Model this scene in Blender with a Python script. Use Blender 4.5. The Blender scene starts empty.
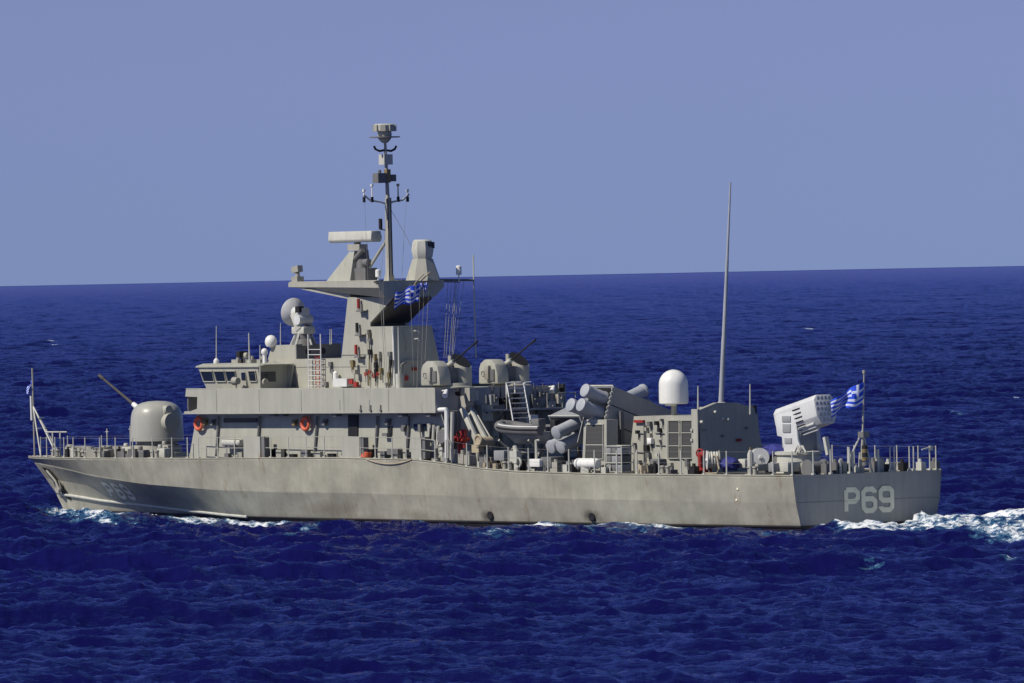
import bpy, bmesh, math, random
import numpy as np
from mathutils import Vector, Matrix, noise as mnoise
random.seed(7); rng = np.random.default_rng(11)
R = math.radians
sc = bpy.context.scene
COL = sc.collection

# ------------------------------------------------------------------ camera
TH, FPX = 50.69895, 8120.654
cam_d = bpy.data.cameras.new('camera'); cam = bpy.data.objects.new('camera', cam_d); COL.objects.link(cam)
CAM = Vector((263.2294, -235.2863, 11.1627))
fw = Vector((-math.sin(R(TH)), math.cos(R(TH)), 0)); rt = Vector((math.cos(R(TH)), math.sin(R(TH)), 0)); up = Vector((0, 0, 1))
PITCH, ROLL = -0.0081243, 0.0198974
F_ = fw*math.cos(PITCH) + up*math.sin(PITCH); U0 = up*math.cos(PITCH) - fw*math.sin(PITCH)
R_ = rt*math.cos(ROLL) - U0*math.sin(ROLL); U_ = U0*math.cos(ROLL) + rt*math.sin(ROLL)
m = Matrix((R_, U_, -F_)).transposed().to_4x4(); m.translation = CAM
cam.matrix_world = m
cam_d.sensor_width = 36.0; cam_d.lens = FPX/1024*36.0
cam_d.clip_start = 5; cam_d.clip_end = 400000
sc.camera = cam
def at(px, py, ax, val):
    """a point of the plane  axis=val  that a survey of the photograph gives for a pixel"""
    r = F_ + R_*((px-512)/FPX) - U_*((py-341.5)/FPX)
    return CAM + r*((val-CAM[ax])/r[ax])
def aY(px, py, y): return at(px, py, 1, y)
def aX(px, py, x): return at(px, py, 0, x)

# ------------------------------------------------------------------ light
SUN_EL, SUN_AZ = R(45), R(12)          # azimuth measured from the port beam towards the bow
sd = Vector((-math.sin(SUN_AZ)*math.cos(SUN_EL), -math.cos(SUN_AZ)*math.cos(SUN_EL), math.sin(SUN_EL)))
sl = bpy.data.lights.new('sun', 'SUN'); sl.energy = 4.3; sl.angle = R(0.53); sl.color = (1, .93, .82)
so = bpy.data.objects.new('sun', sl); COL.objects.link(so); so.rotation_euler = sd.to_track_quat('Z', 'Y').to_euler()
w = bpy.data.worlds.new('World'); sc.world = w; w.use_nodes = True
nt = w.node_tree; nt.nodes.clear()
sky = nt.nodes.new('ShaderNodeTexSky'); sky.sky_type = 'NISHITA'; sky.sun_disc = False
sky.sun_elevation = SUN_EL; sky.sun_rotation = math.atan2(sd.x, sd.y)
sky.air_density = 1.0; sky.dust_density = 0.0; sky.ozone_density = 4.0; sky.altitude = 0
tint = nt.nodes.new('ShaderNodeMix'); tint.data_type = 'RGBA'; tint.blend_type = 'MULTIPLY'; tint.inputs['Factor'].default_value = 1
# the band of marine air close to the horizon is mauve-blue and a little darker than the model sky
tc = nt.nodes.new('ShaderNodeTexCoord'); sx = nt.nodes.new('ShaderNodeSeparateXYZ'); nt.links.new(tc.outputs['Generated'], sx.inputs[0])
cr = nt.nodes.new('ShaderNodeValToRGB'); nt.links.new(sx.outputs['Z'], cr.inputs[0])
e = cr.color_ramp.elements; e[0].position = 0; e[0].color = (.295, .43, 1.09, 1); e[1].position = .30; e[1].color = (.50, .55, .66, 1)
k = e.new(.04); k.color = (.425, .44, .90, 1)
nt.links.new(sky.outputs[0], tint.inputs['A']); nt.links.new(cr.outputs[0], tint.inputs['B'])
bg = nt.nodes.new('ShaderNodeBackground'); bg.inputs[1].default_value = 0.085
ou = nt.nodes.new('ShaderNodeOutputWorld'); nt.links.new(tint.outputs['Result'], bg.inputs[0]); nt.links.new(bg.outputs[0], ou.inputs[0])
vs = sc.view_settings; vs.view_transform = 'Standard'; vs.look = 'None'; vs.exposure = 0.0; vs.gamma = 1
sc.render.engine = 'CYCLES'; sc.cycles.max_bounces = 6

# ------------------------------------------------------------------ materials
def newmat(name):
    m = bpy.data.materials.new(name); m.use_nodes = True
    return m, m.node_tree, m.node_tree.nodes['Principled BSDF']
def N(t, kind, **kw):
    n = t.nodes.new(kind)
    for k, v in kw.items(): setattr(n, k, v)
    return n
def noise_node(t, scale, vec=(1, 1, 1), detail=4, rough=.6, rot=0):
    tc = N(t, 'ShaderNodeNewGeometry'); mp = N(t, 'ShaderNodeMapping'); mp.inputs['Scale'].default_value = vec
    if rot:   # turn into the wind's frame first, then stretch along the crests
        m0 = N(t, 'ShaderNodeMapping'); m0.inputs['Rotation'].default_value = (0, 0, -rot); t.links.new(tc.outputs['Position'], m0.inputs[0]); t.links.new(m0.outputs[0], mp.inputs[0])
    if not rot: t.links.new(tc.outputs['Position'], mp.inputs[0])
    n = N(t, 'ShaderNodeTexNoise'); n.inputs['Scale'].default_value = scale; n.inputs['Detail'].default_value = detail
    n.inputs['Roughness'].default_value = rough
    t.links.new(mp.outputs[0], n.inputs['Vector']); return n
def ramp(t, src, stops):
    r = N(t, 'ShaderNodeValToRGB'); el = r.color_ramp.elements
    el[0].position, el[0].color = stops[0][0], stops[0][1]; el[1].position, el[1].color = stops[-1][0], stops[-1][1]
    for p, c in stops[1:-1]:
        x = el.new(p); x.color = c
    t.links.new(src, r.inputs[0]); return r
def g(v): return (v, v, v, 1)
def mix(t, fac, a, b, mode='MIX'):
    x = N(t, 'ShaderNodeMix', data_type='RGBA', blend_type=mode)
    for s, v in (('Factor', fac), ('A', a), ('B', b)):
        if isinstance(v, (int, float)): x.inputs[s].default_value = v
        elif isinstance(v, tuple): x.inputs[s].default_value = v
        else: t.links.new(v, x.inputs[s])
    return x.outputs['Result']
def paint(name, col, rough=.55, var=.10, streak=.10, rust=0.0, grime=None, metal=0, runs=0):
    m, t, p = newmat(name)
    a = noise_node(t, .9, (1, 1, 1), 5)
    ra = ramp(t, a.outputs[0], [(.3, g(1-var)), (.7, g(1+var*.6))])
    s = noise_node(t, 2.2, (1.6, 1.6, .12), 4, .7)
    rs = ramp(t, s.outputs[0], [(.35, g(1-streak)), (.62, g(1.03))])
    c = mix(t, 1.0, tuple(col)+(1,), ra.outputs[0], 'MULTIPLY')
    c = mix(t, 1.0, c, rs.outputs[0], 'MULTIPLY')
    if rust > 0:
        n = noise_node(t, 1.6, (1.2, 1.2, .35), 8, .72)
        rr = ramp(t, n.outputs[0], [(.62-rust*.06, g(0)), (.74, g(.75))])
        c = mix(t, rr.outputs[0], c, (.19, .105, .05, 1))
    if runs:
        n = noise_node(t, 2.0, (1.3, 1.3, .10), 6, .8); rr = ramp(t, n.outputs[0], [(.60, g(0)), (.72, g(runs))]); c = mix(t, rr.outputs[0], c, (.24, .185, .10, 1))
        n = noise_node(t, .35, (1, 1, 1.6), 5, .65); rr = ramp(t, n.outputs[0], [(.35, g(.80)), (.65, g(1.08))]); c = mix(t, 1.0, c, rr.outputs[0], 'MULTIPLY')
    if grime:
        gz, gs = grime
        ge = N(t, 'ShaderNodeNewGeometry'); sp = N(t, 'ShaderNodeSeparateXYZ'); t.links.new(ge.outputs['Position'], sp.inputs[0])
        n = noise_node(t, .8, (1, 1, .5), 6, .7)
        ad = N(t, 'ShaderNodeMath', operation='MULTIPLY_ADD'); t.links.new(n.outputs[0], ad.inputs[0]); ad.inputs[1].default_value = 1.1
        t.links.new(sp.outputs['Z'], ad.inputs[2])
        rr = ramp(t, ad.outputs[0], [(0.18+gz, g(gs)), (.75+gz, g(0))])
        c = mix(t, rr.outputs[0], c, (.10, .085, .055, 1))
        bl = ramp(t, sp.outputs['Z'], [(.10, g(1)), (.15, g(0))]); c = mix(t, bl.outputs[0], c, (.035, .03, .028, 1))
        for cx_, cz_, wx_, wz_ in ((-13.6, .42, .75, .32), (-20.8, .35, .55, .30), (-32.5, .5, 2.6, .45), (-26.0, .35, 1.6, .3)) if runs else ():
            vm = N(t, 'ShaderNodeVectorMath', operation='MULTIPLY_ADD'); t.links.new(ge.outputs['Position'], vm.inputs[0]); vm.inputs[1].default_value = (1/wx_, 0, 1/wz_); vm.inputs[2].default_value = (-cx_/wx_, 0, -cz_/wz_)
            ln = N(t, 'ShaderNodeVectorMath', operation='LENGTH'); t.links.new(vm.outputs[0], ln.inputs[0]); a2 = N(t, 'ShaderNodeMath', operation='MULTIPLY_ADD'); t.links.new(n.outputs[0], a2.inputs[0]); a2.inputs[1].default_value = 1.4; t.links.new(ln.outputs['Value'], a2.inputs[2])
            hv = N(t, 'ShaderNodeMath', operation='MULTIPLY'); t.links.new(a2.outputs[0], hv.inputs[0]); hv.inputs[1].default_value = .5
            rr = ramp(t, hv.outputs[0], [(.42, g(.85 if wx_ < 1 else .45)), (.85, g(0))]); c = mix(t, rr.outputs[0], c, (.05, .042, .035, 1) if wx_ < 1 else (.15, .12, .075, 1))
    t.links.new(c, p.inputs['Base Color'])
    rn = ramp(t, a.outputs[0], [(.3, g(rough-.08)), (.7, g(rough+.1))]); t.links.new(rn.outputs[0], p.inputs['Roughness'])
    p.inputs['Metallic'].default_value = metal
    p.inputs['Specular IOR Level'].default_value = .35
    b = N(t, 'ShaderNodeBump'); b.inputs['Strength'].default_value = .6 if runs else .3; b.inputs['Distance'].default_value = .045 if runs else .02
    bn = noise_node(t, 1.3, (1, 1, .7) if runs else (1, 1, 1), 3); 
    if runs:
        g2 = N(t, 'ShaderNodeNewGeometry'); wv_ = N(t, 'ShaderNodeTexWave'); wv_.inputs['Scale'].default_value = .26; wv_.inputs['Distortion'].default_value = .6; t.links.new(g2.outputs['Position'], wv_.inputs[0])
        ml = N(t, 'ShaderNodeMath', operation='MULTIPLY'); t.links.new(bn.outputs[0], ml.inputs[0]); t.links.new(wv_.outputs['Fac'], ml.inputs[1]); t.links.new(ml.outputs[0], b.inputs['Height'])
    else: t.links.new(bn.outputs[0], b.inputs['Height'])
    _ = (b.inputs['Height']); t.links.new(b.outputs[0], p.inputs['Normal'])
    return m
MT = {}
MT['hull'] = paint('hull_paint', (.39, .378, .305), .5, .13, .07, rust=.4, grime=(.12, .62), runs=.5)
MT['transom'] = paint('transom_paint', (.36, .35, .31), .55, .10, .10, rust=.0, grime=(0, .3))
MT['grey'] = paint('superstructure_paint', (.40, .398, .34), .5, .06, .08, rust=.1)
MT['grey2'] = paint('equipment_paint', (.38, .37, .32), .55, .12, .12, rust=.6)
MT['dgrey'] = paint('dark_grey_paint', (.17, .17, .17), .6, .15, .1, rust=.3)
MT['mid'] = paint('launcher_paint', (.30, .31, .32), .5, .1, .08)
MT['deck'] = paint('deck_paint', (.085, .085, .085), .8, .2, .05, rust=.5)
MT['white'] = paint('white_paint', (.80, .80, .76), .4, .05, .06)
MT['cream'] = paint('cream_paint', (.53, .53, .47), .5, .1, .1, rust=.2)
MT['black'] = paint('black_rubber', (.02, .02, .022), .6, .1, .1)
MT['blue'] = paint('blue_tarpaulin', (.03, .035, .2), .7, .2, .1)
MT['red'] = paint('red_paint', (.33, .035, .03), .5, .15, .1)
MT['orange'] = paint('orange_lifering', (.68, .14, .07), .5, .1, .05)
MT['brass'] = paint('brass_fitting', (.22, .17, .08), .4, .2, .1)
MT['rope'] = paint('rope', (.42, .36, .26), .9, .15, .05)
MT['wire'] = paint('wire_rope', (.30, .29, .27), .6, .1, .05)
MT['near_black'] = paint('near_black', (.085, .08, .078), .85, .2, .1)  # near-black coat for the tower underside plates and the gun barrel
MT['pale'] = paint('launcher_white', (.62, .63, .63), .45, .08, .08, rust=.1)
MT['turret'] = paint('turret_paint', (.395, .395, .35), .33, .04, .05)
MT['canister'] = paint('canister_paint', (.40, .42, .45), .5, .12, .08, rust=.1)
MT['mark'] = paint('numeral_paint', (.86, .82, .60), .6, .08, .08)
MT['markbow'] = paint('worn_numeral_paint', (.84, .82, .70), .6, .10, .10)
MT['flagb'] = paint('flag_blue', (.02, .07, .60), .8, .05, .02)
MT['flagw'] = paint('flag_white', (.58, .62, .76), .8, .05, .02)
MT['sensor'] = paint('sensor_face', (.30, .29, .24), .6, .1, .05)
m_, t_, p_ = newmat('window_glass'); p_.inputs['Base Color'].default_value = (.012, .02, .04, 1); p_.inputs['Roughness'].default_value = .08; MT['glass'] = m_
# horizontal louvres
m_, t_, p_ = newmat('louvre_grille')
ge = N(t_, 'ShaderNodeNewGeometry'); wv = N(t_, 'ShaderNodeTexWave'); wv.bands_direction = 'Z'; wv.inputs['Scale'].default_value = 5.5; wv.inputs['Distortion'].default_value = .3
t_.links.new(ge.outputs['Position'], wv.inputs[0]); r_ = ramp(t_, wv.outputs[0], [(.2, g(.03)), (.8, g(.095))]); t_.links.new(r_.outputs[0], p_.inputs['Base Color'])
p_.inputs['Roughness'].default_value = .7; MT['louvre'] = m_

# ------------------------------------------------------------------ mesh builder
class B:
    def __init__(s): s.v = []; s.f = []; s.mi = []; s.cur = 0
    def poly(s, pts):
        i = len(s.v); s.v += [tuple(p) for p in pts]; s.f.append(list(range(i, i+len(pts)))); s.mi.append(s.cur)
    def idx(s, vs, fs):
        i = len(s.v); s.v += [tuple(p) for p in vs]
        for f in fs: s.f.append([i+k for k in f]); s.mi.append(s.cur)
    def box(s, c, d, rz=0, ry=0, rx=0):
        M_ = Matrix.Translation(c) @ Matrix.Rotation(rz, 4, 'Z') @ Matrix.Rotation(ry, 4, 'Y') @ Matrix.Rotation(rx, 4, 'X')
        P = [M_ @ Vector((x*d[0]/2, y*d[1]/2, z*d[2]/2)) for x in (-1, 1) for y in (-1, 1) for z in (-1, 1)]
        s.idx(P, [(0, 1, 3, 2), (4, 6, 7, 5), (0, 4, 5, 1), (2, 3, 7, 6), (0, 2, 6, 4), (1, 5, 7, 3)]); return s
    def bx(s, x0, x1, y0, y1, z0, z1): return s.box(((x0+x1)/2, (y0+y1)/2, (z0+z1)/2), (abs(x1-x0), abs(y1-y0), abs(z1-z0)))
    def loft(s, loops, cap=True, closed=True):
        i = len(s.v); n = len(loops[0])
        for L in loops: s.v += [tuple(p) for p in L]
        for a in range(len(loops)-1):
            for k in range(n if closed else n-1):
                k2 = (k+1) % n; s.f.append([i+a*n+k, i+a*n+k2, i+(a+1)*n+k2, i+(a+1)*n+k]); s.mi.append(s.cur)
        if cap:
            s.f.append([i+k for k in range(n)][::-1]); s.f.append([i+(len(loops)-1)*n+k for k in range(n)]); s.mi += [s.cur]*2
        return s
    def prism_y(s, xz, y0, y1, shr=1.0):
        """outline in X,Z given thickness along Y"""
        cx = sum(p[0] for p in xz)/len(xz)
        return s.loft([[(p[0], y0, p[1]) for p in xz], [(p[0], y1, p[1]) for p in xz]])
    def prism_x(s, yz, x0, x1): return s.loft([[(x0, p[0], p[1]) for p in yz], [(x1, p[0], p[1]) for p in yz]])
    def prism_z(s, xy, z0, z1, xy1=None): return s.loft([[(p[0], p[1], z0) for p in xy], [(p[0], p[1], z1) for p in (xy1 or xy)]])
    def cyl(s, a, b, r0, r1=None, n=12, cap=True):
        a = Vector(a); b = Vector(b); r1 = r0 if r1 is None else r1; d = (b-a).normalized()
        u = d.orthogonal().normalized(); w_ = d.cross(u)
        L = [[p + (u*math.cos(2*math.pi*k/n) + w_*math.sin(2*math.pi*k/n))*r for k in range(n)] for p, r in ((a, r0), (b, r1))]
        return s.loft(L, cap)
    def rev(s, o, axis, prof, n=24):
        """prof: list of (distance along axis, radius)"""
        o = Vector(o); d = Vector(axis).normalized(); u = d.orthogonal().normalized(); w_ = d.cross(u)
        return s.loft([[o+d*h+(u*math.cos(2*math.pi*k/n)+w_*math.sin(2*math.pi*k/n))*max(r, .002) for k in range(n)] for h, r in prof])
    def tube(s, pts, r, n=6):
        pts = [Vector(p) for p in pts]; L = []
        u = None
        for i, p in enumerate(pts):
            d = (pts[min(i+1, len(pts)-1)]-pts[max(i-1, 0)]).normalized()
            u = (d.orthogonal() if u is None else (u-d*u.dot(d))).normalized(); w_ = d.cross(u)
            L.append([p+(u*math.cos(2*math.pi*k/n)+w_*math.sin(2*math.pi*k/n))*r for k in range(n)])
        return s.loft(L)
    def torus(s, c, axis, Rr, r, n=28, m=10):
        c = Vector(c); d = Vector(axis).normalized(); u = d.orthogonal().normalized(); w_ = d.cross(u); L = []
        for i in range(n+1):
            q = u*math.cos(2*math.pi*i/n)+w_*math.sin(2*math.pi*i/n)
            L.append([c+q*(Rr+r*math.cos(2*math.pi*k/m))+d*r*math.sin(2*math.pi*k/m) for k in range(m)])
        return s.loft(L, False)
    def build(s, name, mats, parent=None, bevel=0, ang=32):
        me = bpy.data.meshes.new(name)
        # local origin at the mesh centre base
        A = np.array(s.v, float); o = (A.min(0)+A.max(0))/2; o[2] = A[:, 2].min()
        me.from_pydata([tuple(p) for p in (A-o)], [], s.f)
        mats = mats if isinstance(mats, (list, tuple)) else [mats]
        for k in mats: me.materials.append(MT[k])
        me.polygons.foreach_set('material_index', s.mi)
        bm = bmesh.new(); bm.from_mesh(me); bmesh.ops.remove_doubles(bm, verts=bm.verts, dist=.0005)
        bmesh.ops.recalc_face_normals(bm, faces=bm.faces)
        if bevel: 
            ed = [e for e in bm.edges if len(e.link_faces) == 2 and e.calc_face_angle(0) > R(ang)]
            bmesh.ops.bevel(bm, geom=ed, offset=bevel, segments=2, affect='EDGES', profile=.5)
        for f in bm.faces: f.smooth = True
        for e in bm.edges:
            if len(e.link_faces) != 2 or e.calc_face_angle(0) > R(ang): e.smooth = False
        bm.to_mesh(me); bm.free()
        ob = bpy.data.objects.new(name, me); COL.objects.link(ob)
        ob.location = tuple(o)
        if parent:
            ob.parent = parent
            wl = parent.get('_w', None)
            po = Vector(wl) if wl else Vector((0, 0, 0))
            ob.location = Vector(tuple(o))-po
        W_[ob.name] = Vector(tuple(o)); ob['_w'] = tuple(float(q) for q in o)
        return ob
W_ = {}
def empty(name, loc):
    o = bpy.data.objects.new(name, None); COL.objects.link(o); o.location = loc; o.empty_display_size = .3; o['_w'] = tuple(float(q) for q in loc); return o
def tag(o, label=None, cat=None, group=None, kind=None):
    if label: o['label'] = label
    if cat: o['category'] = cat
    if group: o['group'] = group
    if kind: o['kind'] = kind
    return o

# ------------------------------------------------------------------ hull form
HX = np.array([-62, -61, -59.5, -57, -54, -50, -46, -42.5, -38, -31.4, -25.5, -23.3, -21.8, -19.8, -18.3, -12.8, -6, 0.])
DKB = np.array([.03, .50, 1.1, 1.95, 2.85, 3.6, 4.12, 4.45, 4.62, 4.72, 4.75, 4.75, 4.75, 4.74, 4.73, 4.68, 4.52, 4.3])
DKZ = np.array([2.70, 2.70, 2.70, 2.71, 2.73, 2.76, 2.79, 2.81, 2.86, 2.91, 2.85, 2.70, 2.54, 2.43, 2.36, 2.28, 2.27, 2.27])
KN = np.array([(-61.55, .02, 2.42), (-60.5, .48, 2.38), (-58.5, 1.15, 2.28), (-56, 1.85, 2.12), (-53.5, 2.55, 1.92), (-50, 3.25, 1.72), (-47.9, 3.6, 1.60), (-41.2, 4.28, 1.38), (-34.3, 4.58, 1.30), (-12.7, 4.62, 1.14), (0, 4.18, 1.10)])
CH = np.array([(-59.75, .02, .88), (-58.3, .42, .82), (-57, .62, .75), (-54.7, .95, .60), (-50, 1.7, .42), (-46, 2.4, .26), (-42, 3.15, .12), (-39.2, 3.72, .05), (-34, 4.12, .02), (-25, 4.32, .02), (-12, 4.28, .02), (0, 3.9, .02)])
BT = np.array([(-58.6, .02, -.7), (-57, .08, -1), (-54, .3, -1.1), (-48, 1.1, -1.1), (-42, 2.2, -1.1), (-34, 3.4, -1.1), (-20, 3.8, -1.1), (0, 3.5, -1.0)])
def lvl(A, X): return np.interp(X, A[:, 0], A[:, 1]), np.interp(X, A[:, 0], A[:, 2])
def deck_z(X): return float(np.interp(X, HX, DKZ))
def deck_b(X): return float(np.interp(X, HX, DKB))
def half_beam(X, z):
    pts = []
    pts.append((deck_z(X), deck_b(X)))
    for A in (KN, CH, BT):
        b, zz = lvl(A, X); pts.append((float(zz), float(b) if X >= A[0, 0] else 0.0))
    pts.sort(); return float(np.interp(z, [p[0] for p in pts], [p[1] for p in pts]))

SHIP = empty('patrol_ship', (-31, 0, 0))
tag(SHIP, 'grey naval fast attack craft numbered P69 underway on the blue sea', 'warship')

def hull():
    ts = np.concatenate([np.linspace(0, .12, 14), np.linspace(.12, 1, 50)[1:]])
    b = B()
    def pt(A, t):
        x = A[0, 0]*(1-t) + 0*t
        bb, z = lvl(A, x); return x, float(bb), float(z)
    D = np.stack([HX, DKB, DKZ], 1)
    for sgn in (-1, 1):
        loops = []
        for t in ts:
            L = []
            p0 = pt(D, t); p1 = pt(KN, t); p2 = pt(CH, t); p3 = pt(BT, t)
            L.append((p0[0], sgn*p0[1], p0[2]+.02)); L.append((p0[0], sgn*(p0[1]+.03), p0[2]-.06))
            L.append((p1[0], sgn*(p1[1]+.015), p1[2]+.03)); L.append((p1[0], sgn*p1[1], p1[2]-.03))
            md = .28*(1-t)**3   # concave flare forward
            L.append(((p1[0]+p2[0])/2, sgn*((p1[1]+p2[1])/2-md*.35*min(1, p1[1])), (p1[2]+p2[2])/2))
            L.append((p2[0], sgn*(p2[1]+.03), p2[2]+.03)); L.append((p2[0], sgn*(p2[1]-.04), p2[2]-.05)); L.append((p3[0], sgn*p3[1], p3[2]))
            L.append((p3[0], 0, p3[2]-.3))
            loops.append(L)
        b.loft(loops, False, False)
    return b.build('hull', 'hull', SHIP, ang=7)
HULL = hull()
from mathutils.bvhtree import BVHTree
_bv = BVHTree.FromPolygons([v.co+Vector(HULL['_w'][:]) for v in HULL.data.vertices], [tuple(p.vertices) for p in HULL.data.polygons])
def hull_y(X, z):
    h = _bv.ray_cast(Vector((X, -12, z)), Vector((0, 1, 0)))
    return h[0].y if h[0] is not None else -half_beam(X, z)
# transom, raked very slightly, same section as the last frame
tb = B(); zk = 1.10
out = [(-4.3, 2.29), (-4.2, 1.1), (-3.9, 0), (-3.5, -1.0), (0, -1.3), (3.5, -1.0), (3.9, 0), (4.2, 1.1), (4.3, 2.29)]
tb.poly([(0.0, y, z) for y, z in out])
tb.build('transom', 'transom', SHIP)
tb = B()
tb.tube([(.01, -4.2, 1.1), (.01, 4.2, 1.1)], .018, 6)
tb.build('transom_seam', 'transom', SHIP)
# deck sheet
db = B(); L0 = [(x, -b_+.02, z) for x, b_, z in zip(HX, DKB, DKZ)]; L1 = [(x, b_-.02, z) for x, b_, z in zip(HX, DKB, DKZ)]
db.loft([L0, L1], False, False); DECK = db.build('main_deck', 'deck', SHIP)
# spray rail along the forward chine, port and starboard
for sg in (-1, 1):
    sb = B(); sb.tube([(x, sg*(lvl(CH, x)[0]+.04), lvl(CH, x)[1]+.03) for x in np.linspace(-59.4, -39.6, 40)], .07, 8)
    sb.build('spray_rail', 'cream', HULL)
    gb = B(); gb.tube([(x, sg*(deck_b(x)+.02), deck_z(x)+.02) for x in np.concatenate([np.linspace(-61.9, -20, 60), np.linspace(-19.5, 0, 20)])], .035, 6)
    gb.build('gunwale_bar', 'hull', HULL)

# ------------------------------------------------------------------ numerals
def glyph(ch):
    if ch == 'P': return [[(0, 0), (0, 1)], [(0, 1), (.55, 1), (.75, .84), (.75, .62), (.55, .46), (0, .46)]]
    if ch == '6': return [[(.75, .82), (.75, .86), (.58, 1), (.17, 1), (0, .86), (0, .14), (.17, 0), (.58, 0), (.75, .14), (.75, .42), (.58, .55), (.02, .55)]]
    if ch == '9': return [[(0, .18), (0, .14), (.17, 0), (.58, 0), (.75, .14), (.75, .86), (.58, 1), (.17, 1), (0, .86), (0, .58), (.17, .45), (.73, .45)]]
_k = [0]
def numerals(name, mapf, w_, h_, gap, th, mat, parent):
    b = B(); x0 = 0
    for ch in 'P69':
        for st in glyph(ch):
            P = [Vector((p[0]/.75*w_+x0, p[1]*h_)) for p in st]
            n = len(P); Lft = []; Rgt = []
            for i in range(n):
                d0 = (P[i]-P[i-1]).normalized() if i > 0 else None; d1 = (P[i+1]-P[i]).normalized() if i < n-1 else None
                d = ((d0 or d1)+(d1 or d0)).normalized(); nn = Vector((-d.y, d.x)); k = 1/max(.5, nn.dot(Vector((-(d1 or d0).y, (d1 or d0).x))))
                Lft.append(P[i]+nn*th*k); Rgt.append(P[i]-nn*th*k)
            for i in range(n-1):
                _k[0] += 1
                for q in range(3):
                    a, c = q/3, (q+1)/3
                    b.poly([mapf(Lft[i].lerp(Lft[i+1], a)), mapf(Lft[i].lerp(Lft[i+1], c)), mapf(Rgt[i].lerp(Rgt[i+1], c)), mapf(Rgt[i].lerp(Rgt[i+1], a))])
        x0 += w_+gap
    return b.build(name, mat, parent)
a0 = aX(845.5, 512.0, 0); 
numerals('hull_number', lambda p: (0.02+_k[0]*.0008, a0.y+.04+p.x, a0.z+.02+p.y), .68, .93, .31, .115, 'mark', SHIP)
def bowmap(p):
    X = -53.25+p.x+p.y*.40; z = .86+p.y+p.x*-.03
    return (X, hull_y(X, z)-.006-_k[0]*.0006, z)
numerals('bow_number', bowmap, .60, .66, .42, .085, 'markbow', HULL)

# ------------------------------------------------------------------ anchor recess at the bow
b = B()
def hs(X, z, o=.02): return (X, hull_y(X, z)-o, z)
b.poly([hs(-60.3, 2.22), hs(-59.2, 2.12), hs(-58.15, 1.0), hs(-58.0, .55), hs(-58.7, .75)])
b.build('anchor_recess', 'black', HULL)
b = B()
b.tube([hs(-59.6, 2.05, .1), hs(-59.0, 1.55, .14), hs(-58.7, 1.1, .2)], .055, 8)
b.tube([hs(-59.25, 1.1, .15), hs(-58.9, .95, .24), hs(-58.45, 1.22, .2)], .06, 8)
b.box(hs(-58.85, 1.1, .2), (.35, .14, .16), 0, .5)
b.tube([hs(-59.25, 1.1, .15), hs(-59.3, 1.55, .15)], .035, 6); b.tube([hs(-58.45, 1.22, .2), hs(-58.5, 1.6, .15)], .035, 6)
b.build('anchor', 'grey2', HULL)
# exhaust outlets near the waterline
for X in (-20.6, -13.45):
    b = B(); y = hull_y(X, .38)
    b.cyl((X, y+.1, .38), (X, y-.05, .36), .2, .2, 14); b.cyl((X, y-.05, .36), (X, y-.056, .36), .15, .15, 14)
    b.build('exhaust_outlet', 'black', HULL)
# soot stain below each outlet, small draft marks and fittings
for px, py in ((735, 489), (733, 500)):
    P = aY(px, py, -4.55); b = B(); b.box((P.x, hull_y(P.x, P.z)-.01, P.z), (.12, .03, .08)); b.build('hull_fitting', 'mark', HULL)


# ------------------------------------------------------------------ sea
def tile(L, n, wind, V, lmin, seed, amp, pw=4.):
    """one square of wind-sea (height and sideways displacement), by inverse FFT of a directional spectrum"""
    r = np.random.default_rng(seed)
    k1 = np.fft.fftfreq(n, L/n)*2*np.pi; kx, ky = np.meshgrid(k1, k1, indexing='ij'); k = np.hypot(kx, ky); k[0, 0] = 1e-6
    Lp = V*V/9.81; c = (kx*math.cos(wind)+ky*math.sin(wind))/k
    P = np.exp(-1/(k*Lp)**2)/k**pw*(np.abs(c)**4*.88+.12)*np.where(c < 0, .25, 1)*np.exp(-(k*lmin/6.28)**2); P[0, 0] = 0
    h = (r.normal(size=(n, n))+1j*r.normal(size=(n, n)))*np.sqrt(P)
    H = np.fft.ifft2(h); s = H.real.std(); h *= amp/s
    H = np.fft.ifft2(h).real; DX = np.fft.ifft2(-1j*kx/k*h).real; DY = np.fft.ifft2(-1j*ky/k*h).real
    return np.stack([H, DX, DY], -1), L, n
def samp(T, x, y, rot):
    A, L, n = T; c, s_ = math.cos(rot), math.sin(rot)
    u = (x*c+y*s_)/L*n; v = (-x*s_+y*c)/L*n
    i = np.floor(u).astype(int); j = np.floor(v).astype(int); fu = (u-i)[..., None]; fv = (v-j)[..., None]
    a = A[i % n, j % n]; b = A[(i+1) % n, j % n]; c_ = A[i % n, (j+1) % n]; d = A[(i+1) % n, (j+1) % n]
    q = (a*(1-fu)+b*fu)*(1-fv)+(c_*(1-fu)+d*fu)*fv
    return q[..., 0], q[..., 1]*c-q[..., 2]*s_, q[..., 1]*s_+q[..., 2]*c
WIND = R(-60)
TA = tile(173., 512, WIND, 5.2, .6, 3, .17, 3.7)
TB = tile(61., 512, WIND+.35, 2.7, .12, 5, .092, 3.35)
def sea_at(x, y, fa=1., fb=1.):
    h, dx, dy = samp(TA, x, y, .3); h2, dx2, dy2 = samp(TB, x, y, -.5)
    return h*fa+h2*fb, -.75*(dx*fa+dx2*fb), -.75*(dy*fa+dy2*fb)
def aZ(px, py): 
    p = at(px, py, 2, 0.0); return (p.x, p.y)
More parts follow.
